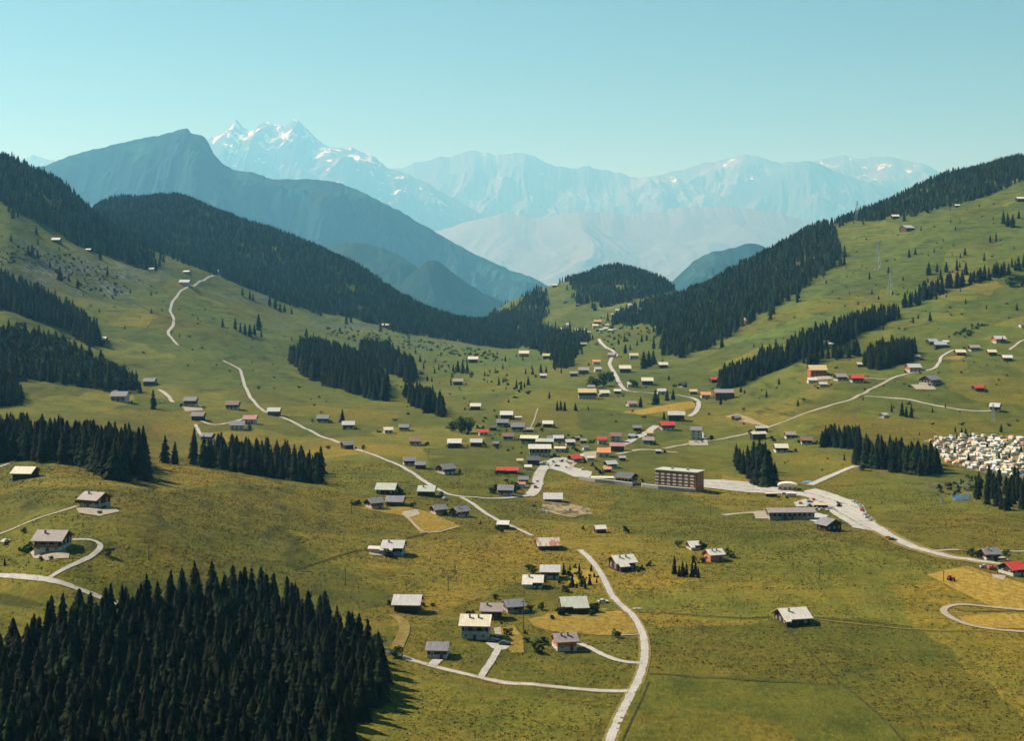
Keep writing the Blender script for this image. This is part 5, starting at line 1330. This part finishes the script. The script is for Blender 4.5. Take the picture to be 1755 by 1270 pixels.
for poly_, d0_, d1_ in [([(1430, 400), (1755, 330), (1755, 540), (1560, 560), (1400, 600), (1380, 520)], 1400, 2750), ([(1090, 600), (1250, 640), (1400, 700), (1180, 700), (1080, 660)], 1150, 2200), ([(640, 590), (900, 610), (980, 640), (960, 700), (800, 690), (720, 640)], 1200, 2700), ([(20, 400), (220, 470), (420, 560), (400, 600), (200, 560), (60, 470)], 1500, 2700)]:
    X, Y, Z = scatter(poly_, d0_, d1_, 42)
    for x, y, z in zip(X, Y, Z):
        if rng.random() < .24: CAND.append((x, y, z, rng.uniform(4, 10), "rightlone" if x > 0 else "leftlone" if x / y * FPX + CX < 500 else "meadowtree"))
# the 300 that show largest become trees of their own, the rest one mass
CAND.sort(key=lambda c: -c[3] * FPX / c[1] * (1.35 if c[4] not in ("wood",) else 1.0))
vis = []
rest = []
for c in CAND:
    px = c[0] / c[1] * FPX + CX; top = YH + (ZC - c[2] - c[3]) / c[1] * FPX
    shown = -15 < px < 1770 and top < 1262
    (vis if shown and len(vis) < 300 else rest).append(c)
wood_n = sum(1 for c in vis if c[4] == "wood"); print("spruces", len(CAND), "individual", len(vis), "in the wood", wood_n)
for k, (x, y, z, h, key) in enumerate(vis):
    lab, grp = LBL[key]
    px = x / y * FPX + CX; py = YH + (ZC - z) / y * FPX
    if key == "wood":
        if px > 575 + (1160 - py) * -.0 and py > 1080: lab = "dark spruce on the shadow-casting right flank of the big lower left wood"
        elif py < 1085: lab = "dark spruce whose tip forms the jagged back skyline of the big lower left wood"
        elif py > 1210: lab = "dark spruce at the near bottom edge of the big lower left wood"
    elif key == "hillrow":
        lab = "dark spruce in the thinner left end of the crest cluster by the hay strip" if px < 130 else "dark spruce in the dense right lobe of the crest cluster"
    elif key == "crestrow":
        lab = {283: "slim spruce, first of three standing apart left of the crest row", 300: "short slim spruce, second of three standing apart left of the crest row", 333: "tallest slim spruce just below the low grey-roofed chalet"}.get(int(round(px)), lab if px < 450 else "dark spruce in the dense right half of the meadow crest row")
    elif key == "leftlone" and int(round(px)) == 262: lab = "large roundish dark spruce by the white drive on the left hillside"
    elif key == "meadowtree" and int(round(px)) == 587: lab = "lone dark spruce right behind a silver-roofed chalet"
    tree("s", x, y, z, h, lab, grp, k, {"tallgroup": 1.25, "quad": 1.35, "garden": 1.3, "crestrow": 1.1, "pair": 1.4, "hamlet": 1.4, "leftlone": 1.3, "rightlone": 1.35, "meadowtree": 1.35, "camp": 1.2, "wood": 1.2, "hillrow": 1.12}.get(key, 1.0))
rows = [(c[0], c[1], c[2], c[3], rng.uniform(.95, 1.4), rng.uniform(0, 6.28), rng.random()) for c in rest]
merged("conifer_trees", LOD_MID, rows, M["needles_mass"], "smaller dark conifers of the copses and woods on both slopes", "trees")

def forest(name, label, polys, d0, d1, spacing, h0, h1, lods=LOD_FAR, thin=0.93, mat="needles_far"):
    rows = []
    for poly in polys:
        X, Y, Z = scatter(poly, d0, d1, spacing, rag=14.0)
        X2, Y2, Z2 = scatter(poly, d0, d1, spacing * 2.6, rag=42.0)      # stragglers along the edges
        for x, y, z in zip(np.r_[X, X2], np.r_[Y, Y2], np.r_[Z, Z2]):
            if rng.random() > thin or vnoise(x / 55, y / 55, 91) + .45 * vnoise(x / 17, y / 17, 92) > .40: continue
            rows.append((x, y, z, rng.uniform(h0 * .7, h1) * (1 + .45 * float(vnoise(x / 60, y / 60, 93))), rng.uniform(.9, 1.35), rng.uniform(0, 6.28), rng.random()))
    print(name, len(rows))
    return merged(name, lods, rows, M[mat], label, "forest")
forest("forest", "dark conifer forest along the left-hand skyline ridge", [[(-300, 380), (-300, 150), (100, 250), (200, 380), (262, 440), (268, 462), (253, 466), (222, 454), (191, 444), (154, 430), (113, 406), (68, 386), (27, 369), (0, 345)]], 2250, 3000, 8.5, 15, 23)
forest("forest", "dark conifer forest covering the rounded hill on the left", [[(150, 330), (182, 404), (239, 425), (294, 442), (342, 466), (376, 472), (410, 490), (458, 510), (513, 527), (600, 546), (655, 560), (700, 572), (785, 590), (830, 594), (888, 598), (895, 580), (860, 545), (760, 500), (700, 480), (600, 420), (400, 340), (250, 320)]], 2820, 4250, 9.5, 15, 23)
forest("forest", "great dark conifer forest running down the right-hand ridge", [[(1130, 612), (1150, 608), (1170, 614), (1212, 600), (1258, 574), (1292, 552), (1322, 527), (1372, 497), (1420, 462), (1452, 456), (1447, 432), (1420, 400), (1412, 360), (1300, 400), (1200, 470), (1140, 540)], [(1128, 575), (1108, 545), (1098, 528), (1130, 502), (1180, 470), (1200, 500), (1160, 560)]], 1950, 3300, 8.5, 16, 24)
forest("forest", "dark conifer forest on the upper right skyline", [[(1380, 394), (1452, 381), (1500, 377), (1560, 371), (1600, 363), (1640, 352), (1700, 332), (1755, 312), (1900, 280), (1900, 200), (1600, 280), (1500, 340), (1400, 380)]], 2480, 3250, 8.5, 13, 20)
forest("forest", "bluish wood capping the round knoll at the valley's end", [[(985, 498), (984, 520), (1020, 522), (1062, 522), (1100, 510), (1135, 505), (1160, 492), (1120, 440), (1000, 440), (965, 480)], [(826, 596), (838, 560), (870, 535), (905, 512), (925, 498), (942, 512), (935, 530), (928, 550), (932, 575), (905, 590), (880, 600)]], 2900, 4300, 9.5, 14, 21)
forest("forest", "dark wood filling the valley floor before the far hamlet", [[(896, 584), (925, 572), (965, 570), (1005, 577), (1012, 586), (990, 606), (978, 632), (955, 630), (944, 608), (905, 598)], [(1046, 556), (1060, 535), (1090, 530), (1110, 545), (1090, 560), (1065, 556)]], 1850, 3300, 9.5, 14, 22, thin=.75)
forest("forest", "mixed leafy wood on the slope at the left edge", [[(-40, 652), (-40, 575), (30, 578), (80, 588), (130, 612), (180, 637), (215, 652), (226, 664), (170, 662), (120, 655), (70, 652)]], 1080, 1800, 9.5, 9, 15, LOD_BR, .75, "leaves_mass")
for a in [(765, 520, 16), (758, 520, 12), (772, 521, 12)]:
    pass

# leafy trees one can tell apart
BT = [(791, 742, 28, "big leafy tree of the bushy group left of the small red-roofed chalet"), (777, 739, 16, "smaller leafy tree at the left of that bushy group"), (803, 742, 22, "leafy tree at the right of the bushy group near the red-roofed chalet"),
 (1018, 664, 20, "round leafy tree at the left of the roadside thicket"), (1034, 662, 22, "leafy tree in the middle of the roadside thicket"), (1046, 656, 20, "leafy tree at the right of the roadside thicket"),
 (1087, 664, 14, "round tree hiding the white chalet at the road bend"), (848, 846, 18, "dark garden tree left of the half-hidden grey chalet"), (882, 845, 18, "dark garden tree right of the half-hidden grey chalet"),
 (1734, 492, 20, "bushy leafy tree near the right edge of the high pasture"), (1752, 490, 20, "bushy leafy tree touching the right edge of the high pasture"), (680, 1127, 22, "round dark tree where the lane leaves the big wood"),
 (645, 1112, 24, "leafy tree on the tip of the big wood by the lane"), (929, 1046, 14, "garden tree right of the grey-blue roofed chalet"), (909, 1048, 12, "small garden tree before the grey-blue roofed chalet"),
 (1056, 1093, 16, "lone little tree on the golden lawn's lower edge"), (960, 1055, 14, "dark garden tree at the left corner of the pale green roof"), (1013, 1056, 11, "dark garden tree at the right corner of the pale green roof"),
 (1162, 938, 12, "round bush-like tree left of the white-roofed chalet"), (1204, 942, 16, "leafy tree between the white-roofed and the orange chalet"), (1208, 955, 12, "low leafy tree at the orange chalet's gable"),
 (1666, 955, 16, "leafy tree left of the grey-roofed edge chalet"), (1676, 957, 14, "leafy tree against the grey-roofed edge chalet"), (1724, 953, 12, "small leafy tree between the grey and red roofs"), (186, 953, 14, "small dark tree outside the hooked drive"),
 (42, 914, 10, "small round tree on the thin footpath"), (118, 948, 10, "small tree shading the white-walled left chalet")]
for k, (px, py, hp, lab) in enumerate(BT):
    x, y, z = hit(px, py); tree("b", x, y, z, hp * y / FPX, lab, None, k)
BU = [(70, 960, 6, "low bush below the terrace of the left chalet"), (88, 958, 5, "low bush right of the terrace of the left chalet"), (171, 881, 6, "low bush before the grey-roofed footpath chalet"), (742, 1039, 6, "small bush right of the lone silver barn"),
 (849, 1027, 8, "dark bush behind the grey-pink roofed chalet"), (1258, 957, 5, "small bush right of the orange chalet"), (905, 976, 9, "bush at the back left of the garden chalets"), (914, 983, 11, "bush left of the silver garden chalet"), (1478, 806, 12, "dark bush at the end of the short grey road"),
 (947, 1062, 8, "bush on the left rim of the golden lawn"), (903, 1100, 8, "bush beside the golden strip of lawn"), (915, 1108, 7, "lower bush beside the golden strip of lawn")]
for k, (px, py, hp, lab) in enumerate(BU):
    x, y, z = hit(px, py); tree("u", x, y, z, hp * y / FPX, lab, None, k)
rows = []
for poly, d0, d1, sp, thin in [([(60, 430), (120, 440), (200, 470), (215, 500), (200, 515), (150, 500), (90, 470)], 1500, 2500, 10, .5), ([(1590, 850), (1600, 835), (1680, 815), (1690, 840), (1640, 850)], 800, 1000, 5, .6), ([(1340, 790), (1440, 782), (1450, 800), (1400, 812), (1340, 810)], 850, 1100, 9, .3),
   ([(560, 560), (700, 578), (850, 606), (850, 618), (700, 600), (560, 575)], 2000, 3000, 13, .4), ([(700, 620), (850, 640), (930, 650), (920, 680), (820, 665), (720, 650)], 1300, 2200, 16, .15), ([(0, 425), (60, 425), (60, 455), (0, 455)], 1700, 2400, 9, .5),
   ([(1620, 575), (1680, 556), (1700, 560), (1640, 580)], 1300, 1900, 7, .5), ([(900, 735), (1010, 750), (1060, 765), (1000, 800), (900, 815), (850, 790), (840, 740)], 850, 1200, 13, .35), ([(895, 1085), (930, 1090), (935, 1110), (905, 1112)], 440, 560, 5, .5),
   ([(900, 975), (960, 968), (1025, 985), (1030, 1010), (960, 1012), (905, 1005)], 560, 700, 6, .35), ([(1020, 545), (1130, 530), (1140, 580), (1050, 600), (1010, 590)], 2000, 3300, 20, .4)]:
    X, Y, Z = scatter(poly, d0, d1, sp)
    for x, y, z in zip(X, Y, Z):
        if rng.random() < thin: rows.append((x, y, z - .3, rng.uniform(1.2, 3.2) * (1 + (y > 1500) * .6), rng.uniform(1.0, 1.6), rng.uniform(0, 6.28), rng.random()))
for poly, d0, d1, sp, thin in [([(0, 400), (250, 470), (400, 560), (500, 600), (480, 680), (330, 640), (180, 600), (60, 520), (0, 440)], 1300, 2700, 26, .3), ([(1420, 420), (1755, 330), (1755, 560), (1560, 600), (1400, 640), (1330, 600)], 1300, 2700, 28, .3), ([(500, 600), (880, 612), (900, 720), (700, 740), (520, 700)], 1150, 2500, 26, .25), ([(1080, 640), (1300, 640), (1400, 700), (1200, 760), (1000, 740)], 1100, 2000, 24, .2), ([(1420, 640), (1755, 600), (1755, 735), (1500, 740)], 1050, 1600, 18, .2)]:
    X, Y, Z = scatter(poly, d0, d1, sp)
    for x, y, z in zip(X, Y, Z):
        if rng.random() < thin: rows.append((x, y, z - .3, rng.uniform(1.0, 3.0), rng.uniform(1.0, 2.2), rng.uniform(0, 6.28), rng.random()))
for hx, hy, ho_ in HOUSES:
    for q in range(int(rng.integers(0, 4))):
        a = rng.uniform(0, 6.28); dd_ = rng.uniform(.7, 1.3) * 9
        x = ho_.location.x + dd_ * math.cos(a) * 1.2; y = ho_.location.y + dd_ * math.sin(a); z = float(ground_at(x, y))
        if hy < 480: continue
        rows.append((x, y, z - .3, rng.uniform(1.6, 4.2), rng.uniform(.8, 1.4), rng.uniform(0, 6.28), rng.random()))
merged("shrubs", LOD_BUSH, rows, M["leaves_mass"], "low scrub dotted over the rough pasture and gardens", "shrubs")

# coarse tufts standing in the near meadows
n_ = 190000
ty = np.sqrt(rng.uniform(370.0 ** 2, 950.0 ** 2, n_)); tx = rng.uniform(-.39, .39, n_) * ty
keep = (vnoise(tx / 14, ty / 9, 97) + .6 * vnoise(tx / 50, ty / 30, 98)) > rng.uniform(-.5, .45, n_)
tx, ty = tx[keep], ty[keep]; tz = ground_at(tx, ty)
TUFT = []
for k in range(4):
    r = random.Random(300 + k); v = []; f = []
    for q in range(5):
        a = r.uniform(0, 6.28); ca, sa = math.cos(a), math.sin(a); ox, oy = r.uniform(-.35, .35), r.uniform(-.35, .35); ln = r.uniform(.15, .4); w2 = r.uniform(.14, .3)
        b0 = len(v); v += [(ox - sa * w2, oy + ca * w2, -.1), (ox + sa * w2, oy - ca * w2, -.1), (ox + ca * ln, oy + sa * ln, r.uniform(.5, 1.0))]; f.append((b0, b0 + 1, b0 + 2))
    TUFT.append((np.array(v, np.float32), np.array(f, np.int32)))
M["tufts"] = foliage_mat("meadow_tufts", (.050, .050, .011), (.110, .094, .020), (.215, .165, .040), True)
merged("grass", TUFT, np.stack([tx, ty, tz, rng.uniform(.12, .42, len(tx)), rng.uniform(1.6, 4.2, len(tx)), rng.uniform(0, 6.28, len(tx)), rng.random(len(tx))], -1), M["tufts"], "coarse tufts of grass across the near meadows", "grass")
# ================================================================ caravans, cars, poles
paint = {k: plain(k + "_paint", c, .35, .06, spec=.5) for k, c in dict(white=(.64, .59, .48), cream=(.58, .50, .33), red=(.55, .04, .03), blue=(.10, .18, .38), orange=(.75, .28, .06), dark=(.05, .05, .06), yellow=(.75, .58, .12), silver=(.45, .46, .47)).items()}
M["tyre"] = plain("tyre_rubber", (.03, .03, .03), .9, .1)
canvas = [plain("tent_canvas", c, .85, .08) for c in ((.78, .74, .64), (.72, .58, .30), (.62, .30, .14), (.45, .52, .55))]
def caravan_mesh(k):
    r = random.Random(k); L, W, H = r.uniform(3.9, 5.4), 2.1, 1.95
    g = Geo(); z0 = .45
    pr = [(-L/2 + .1, z0), (L/2 - .1, z0), (L/2, z0 + .5), (L/2 - .25, z0 + H - .25), (L/2 - .7, z0 + H), (-L/2 + .6, z0 + H), (-L/2 + .2, z0 + H - .3), (-L/2, z0 + .5)]
    n = len(pr); v = [(x, -W/2, z) for x, z in pr] + [(x, W/2, z) for x, z in pr]
    g.add(v, [tuple(range(n)), tuple(range(2*n - 1, n - 1, -1))] + [(a, n + a, n + (a + 1) % n, (a + 1) % n) for a in range(n)], 0)
    for xx in (-L*.3, 0.05, L*.3): g.box(xx - .5, xx + .5, -W/2 - .03, -W/2 - .005, z0 + .95, z0 + 1.5, 1)
    g.tube((-.0, -W/2 - .05, .32), (-.0, -W/2 + .2, .32), .32, .32, 10, 2).tube((-.0, W/2 - .2, .32), (-.0, W/2 + .05, .32), .32, .32, 10, 2)
    g.bar((L/2 - .1, 0, .5), (L/2 + 1.1, 0, .42), .1, .1, 2)
    if k % 3 == 0:   # awning
        v = [(-L*.4, -W/2 - 2.3, 0), (L*.4, -W/2 - 2.3, 0), (L*.4, -W/2 - .04, 0), (-L*.4, -W/2 - .04, 0), (-L*.4, -W/2 - 2.2, 1.7), (L*.4, -W/2 - 2.2, 1.7), (L*.4, -W/2 - .04, 2.3), (-L*.4, -W/2 - .04, 2.3)]
        g.add(v, [(0, 1, 5, 4), (1, 2, 6, 5), (3, 0, 4, 7), (4, 5, 6, 7)], 3)
    return g.mesh("caravan", [paint["cream" if k % 4 == 1 else "white"], M["pane"], M["tyre"], canvas[k % 3]])
def tent_mesh(k):
    L, W, H = 4.0, 3.4, 2.2; g = Geo()
    v = [(-L/2, -W/2, 0), (L/2, -W/2, 0), (L/2, W/2, 0), (-L/2, W/2, 0), (-L/2, -W/2, 1.1), (L/2, -W/2, 1.1), (L/2, W/2, 1.1), (-L/2, W/2, 1.1), (-L*.4, 0, H), (L*.4, 0, H)]
    g.add(v, [(0, 1, 5, 4), (1, 2, 6, 5), (2, 3, 7, 6), (3, 0, 4, 7), (4, 5, 9, 8), (6, 7, 8, 9), (5, 6, 9), (7, 4, 8)])
    g.box(-.5, .5, -W/2 - .02, -W/2 - .002, 0, 1.0)
    return g.mesh("tent", canvas[k % 4])
CV = [caravan_mesh(k) for k in range(8)]; TN = [tent_mesh(k) for k in range(4)]
sites = []
camp = [(1584, 758), (1605, 752), (1640, 748), (1690, 746), (1770, 754), (1770, 818), (1728, 818), (1690, 811), (1645, 801), (1622, 794), (1616, 780)]
X, Y, Z = scatter(camp, 880, 1250, 7.4, .36, 0.0)
for k, (x, y, z) in enumerate(zip(X, Y, Z)):
    px = x / y * FPX + CX; py = YH + (ZC - z) / y * FPX
    if px > 1757: continue
    zone = ("back row" if py < 768 else "middle rows" if py < 792 else "front row")
    side = ("near the dark copse" if px < 1650 else "in the centre of the site" if px < 1710 else "towards the right edge")
    if rng.random() < .70:
        thing("caravan", f"white caravan, {zone} of the camp {side}", "caravan", (x, y, z + .12), rng.choice([0, .3, -.25, 1.5, 1.8]) + rng.uniform(-.15, .15), "caravans crowded on the camping ground", CV[int(rng.integers(8))])
    else:
        thing("tent", f"pale canvas tent, {zone} of the camp {side}", "tent", (x, y, z + .1), rng.uniform(0, 3), "tents among the caravans", TN[int(rng.integers(4))])

def car(px, py, yaw, col, label, group=None, scale=1.0, van=False):
    x, y, z = hit(px, py)
    r = thing("delivery_van" if van else "parked_car", label, "van" if van else "car", (x, y, z + .12), RAD(yaw), group)
    L, W = (4.6, 1.8) if van else (4.2, 1.65)
    prof = [(-L/2, .35), (L/2, .35), (L/2, .75), (L/2 - .15, .88), (L/2 - 1.15, .95), (L/2 - 1.3, .97), (-L/2 + .8, .97), (-L/2 + .1, .9), (-L/2, .8)]
    def ext(pr, w_):
        n = len(pr); v = [(a, -w_/2, b_) for a, b_ in pr] + [(a, w_/2, b_) for a, b_ in pr]
        return v, [tuple(range(n)), tuple(range(2*n - 1, n - 1, -1))] + [(q, n + q, n + (q + 1) % n, (q + 1) % n) for q in range(n)]
    b_ = Geo().add(*ext(prof, W)).build("body", paint[col], r)
    top = 1.9 if van else 1.42
    cab = [(L/2 - 1.25, .96), (-L/2 + (.1 if van else .5), .96), (-L/2 + (.12 if van else 1.0), top - .06), (L/2 - (1.55 if van else 1.95), top - .06)]
    Geo().add(*ext(cab[::-1], W - .14)).build("window", M["pane"], r)
    rf = [(L/2 - (1.5 if van else 1.9), top - .05), (L/2 - (1.6 if van else 2.0), top), (-L/2 + (.15 if van else 1.05), top), (-L/2 + (.08 if van else .95), top - .05)]
    Geo().add(*ext(rf, W - .1)).build("roof", paint[col], r)
    for sx in (-1, 1):
        for sy in (-1, 1):
            Geo().tube((sx * L * .31, sy * (W/2 - .18), .31), (sx * L * .31, sy * (W/2 + .02), .31), .31, .31, 10).build("wheel", M["tyre"], r)
    for sy in (-1, 1): Geo().box(L/2, L/2 + .03, sy * .58 - .13, sy * .58 + .13, .58, .76).build("headlight", M["frame"], r)
car(1523, 924, -28, "orange", "orange car driving on the broad main road")
car(1530, 927, -28, "dark", "dark car right behind the orange one on the main road")
car(1034, 1034, 5, "white", "white car parked on the grass by the bend of the winding lane")
car(846, 1101, 8, "dark", "dark car in the turning place of the big white chalet, left of two")
car(865, 1106, 0, "dark", "dark car in the turning place of the big white chalet, right of two")
cc = ["white", "silver", "white", "cream", "red", "white", "blue", "white"]
for k, (px, py) in enumerate([(1463, 861), (1468, 864), (1473, 868), (1476, 872), (1478, 876), (1482, 884), (1487, 889), (1491, 893)]):
    car(px, py, 60, cc[k], ["white car at the far end of the line along the car park edge", "silver car, second in the line along the car park edge", "white car just before a cream one on the car park edge", "cream car in the line along the car park edge", "red car in the line along the car park edge", "white car right after the red one on the car park edge", "blue car near the end of the car park line", "white car at the near end of the car park line"][k], "cars parked along the car park edge")
for k, (px, py, c, lab) in enumerate([(1402, 874, "white", "white car before the yellow-roofed kiosk"), (1409, 875, "cream", "cream car before the yellow-roofed kiosk"), (1417, 876, "white", "white car right of the kiosk front"), (1424, 874, "silver", "silver car at the kiosk's right end"), (1394, 858, "red", "red car at the kiosk's left end"),
        (1345, 848, "white", "white car by the round-roofed hall"), (1388, 862, "blue", "blue car in the yard behind the long shed"), (1372, 864, "red", "red car in the yard behind the long shed"),
        (935, 795, "white", "white car on the left side of the village square"), (948, 793, "blue", "blue car on the left side of the village square"), (955, 800, "dark", "dark car in the middle of the village square"), (1000, 806, "white", "white car on the right side of the village square"), (1012, 785, "white", "white car at the orange-roofed house"),
        (1194, 759, "white", "white car on the drive of the tall white house"), (1203, 758, "blue", "blue car on the drive of the tall white house"), (275, 690, "white", "white car beside the large roundish spruce"), (757, 852, "dark", "dark car beside the pale-roofed junction chalet"), (762, 856, "white", "white car beside the pale-roofed junction chalet"),
        (932, 878, "white", "white car at the edge of the building site"), (915, 868, "dark", "dark car above the building site"), (1688, 974, "silver", "silver car left of the red-roofed edge chalet"), (1700, 976, "red", "red car left of the red-roofed edge chalet"), (10, 931, "white", "white car at the left edge by the footpath")]):
    car(px, py, [0, 20, 70, -30, 90][k % 5], c, lab)
car(918, 837, 80, "red", "red van on the wide village street", van=True)
car(1720, 963, 10, "white", "white van between the grey and red roofed edge chalets", van=True)

# tractor making hay
x, y, z = hit(1630, 996)
t = thing("tractor", "small red tractor on the mown hayfield", "tractor", (x, y, z + .2), RAD(15))
Geo().box(-.3, 1.6, -.45, .45, .75, 1.35).box(-1.2, -.32, -.75, .75, .8, 1.2).build("body", paint["red"], t)
Geo().box(-1.1, -.2, -.6, .6, 1.21, 2.2).build("cab", M["pane"], t)
Geo().box(-1.2, -.1, -.7, .7, 2.21, 2.3).build("roof", paint["red"], t)
for sx, rr in ((-.8, .75), (1.15, .42)):
    for sy in (-1, 1): Geo().tube((sx, sy * .65, rr), (sx, sy * .95, rr), rr, rr, 14).build("wheel", M["tyre"], t)

def pole(px, py, hpx, label):
    x, y, z = hit(px, py); h = hpx * y / FPX
    r = thing("utility_pole", label, "pole", (x, y, z), RAD(20), "wooden utility poles in the meadows")
    Geo().tube((0, 0, -1), (0, 0, h), .17, .11, 8).build("post", M["polewood"], r)
    Geo().box(-.9, .9, -.07, .07, h - .9, h - .75).build("crossarm", M["polewood"], r)
    for q in (-.75, .75): Geo().tube((q, 0, h - .74), (q, 0, h - .5), .06, .05, 6).build("insulator", M["frame"], r)
for a in [(592, 1003, 30, "wooden pole above the right end of the big wood"), (768, 1014, 30, "wooden pole in the open meadow behind the near chalets"), (1405, 995, 22, "lone wooden pole in the wide right meadow"), (897, 1080, 52, "tall wooden pole beside the big cream-roofed chalet"),
          (1218, 884, 20, "wooden pole in the meadow below the hotel"), (787, 846, 26, "wooden pole at the village road junction"), (1617, 998, 20, "wooden pole at the edge of the mown hayfield"), (780, 985, 26, "wooden pole right of the ditch and paddock"), (255, 960, 26, "leaning-looking wooden pole left of the wood's skyline"), (602, 880, 24, "wooden pole at the left corner of the ochre paddock"), (735, 790, 22, "wooden pole above the road bank chalets")]:
    pole(*a)

def pylon(px, py, hpx, label):
    x, y, z = hit(px, py); h = hpx * y / FPX; b_ = h * .085
    r = thing("pylon", label, "pylon", (x, y, z), RAD(30), "lattice pylons on the right hillside")
    g = Geo(); w_ = max(.16, h * .009)
    lv = [0, .25, .5, .72, .9, 1.0]
    cs = [(sx, sy) for sx, sy in ((-1, -1), (1, -1), (1, 1), (-1, 1))]
    def P(c, t): s = b_ * (1 - t * .88); return (c[0] * s, c[1] * s, t * h - (1 if t == 0 else 0))
    for a in range(len(lv) - 1):
        for q in range(4):
            g.bar(P(cs[q], lv[a]), P(cs[q], lv[a + 1]), w_); g.bar(P(cs[q], lv[a]), P(cs[(q + 1) % 4], lv[a + 1]), w_ * .6)
    g.build("tower", M["steel"], r)
    for zz in (.72, .84, .95): Geo().bar((-h * .14, 0, zz * h), (h * .14, 0, zz * h), w_, w_).build("crossarm", M["steel"], r)
for a in [(1505, 462, 48, "tall grey pylon in the middle of the right pasture"), (1469, 378, 34, "grey pylon on the right skyline against the sky"), (1526, 505, 44, "grey pylon beside the upper end of the tree band"), (1702, 722, 30, "grey pylon below the chalet at the track end"), (1614, 866, 18, "short grey pylon beside the scrub and pond")]:
    pylon(*a)

# heap of rubble and boards on the building site, picnic things
def heap(px, py, wpx, label, mat, k):
    x, y, z = hit(px, py); s = wpx * y / FPX; r_ = random.Random(k); g = Geo()
    n = 16; v = [(0, 0, s * .30)]; f = []
    for ring in (1, 2):
        for q in range(n):
            a = 6.283 * q / n; rr = s * .5 * ring / 2 * r_.uniform(.8, 1.15); v.append((rr * math.cos(a), rr * .8 * math.sin(a), s * .30 * (1 - ring / 2) + r_.uniform(-.1, .15) - (.5 if ring == 2 else 0)))
    f += [(0, 1 + q, 1 + (q + 1) % n) for q in range(n)] + [(1 + q, n + 1 + q, n + 1 + (q + 1) % n, 1 + (q + 1) % n) for q in range(n)]
    o = g.add(v, f).build("earth_heap", mat, None, (x, y, z)); o["label"] = label; o["category"] = "heap"; o["group"] = "earth heaps on the building site"
for k, a in enumerate([(945, 872, 12, "pale earth heap in the middle of the building site"), (962, 868, 10, "smaller pale earth heap behind the middle one"), (975, 876, 14, "long pale earth heap right on the building site"), (1000, 878, 10, "low earth heap at the right tip of the building site"), (938, 880, 8, "little earth heap at the lower left of the building site")]):
    heap(*a, M["earth"] if k % 2 else M["gravel"], k)

SC.render.resolution_x = 1024; SC.render.resolution_y = 742
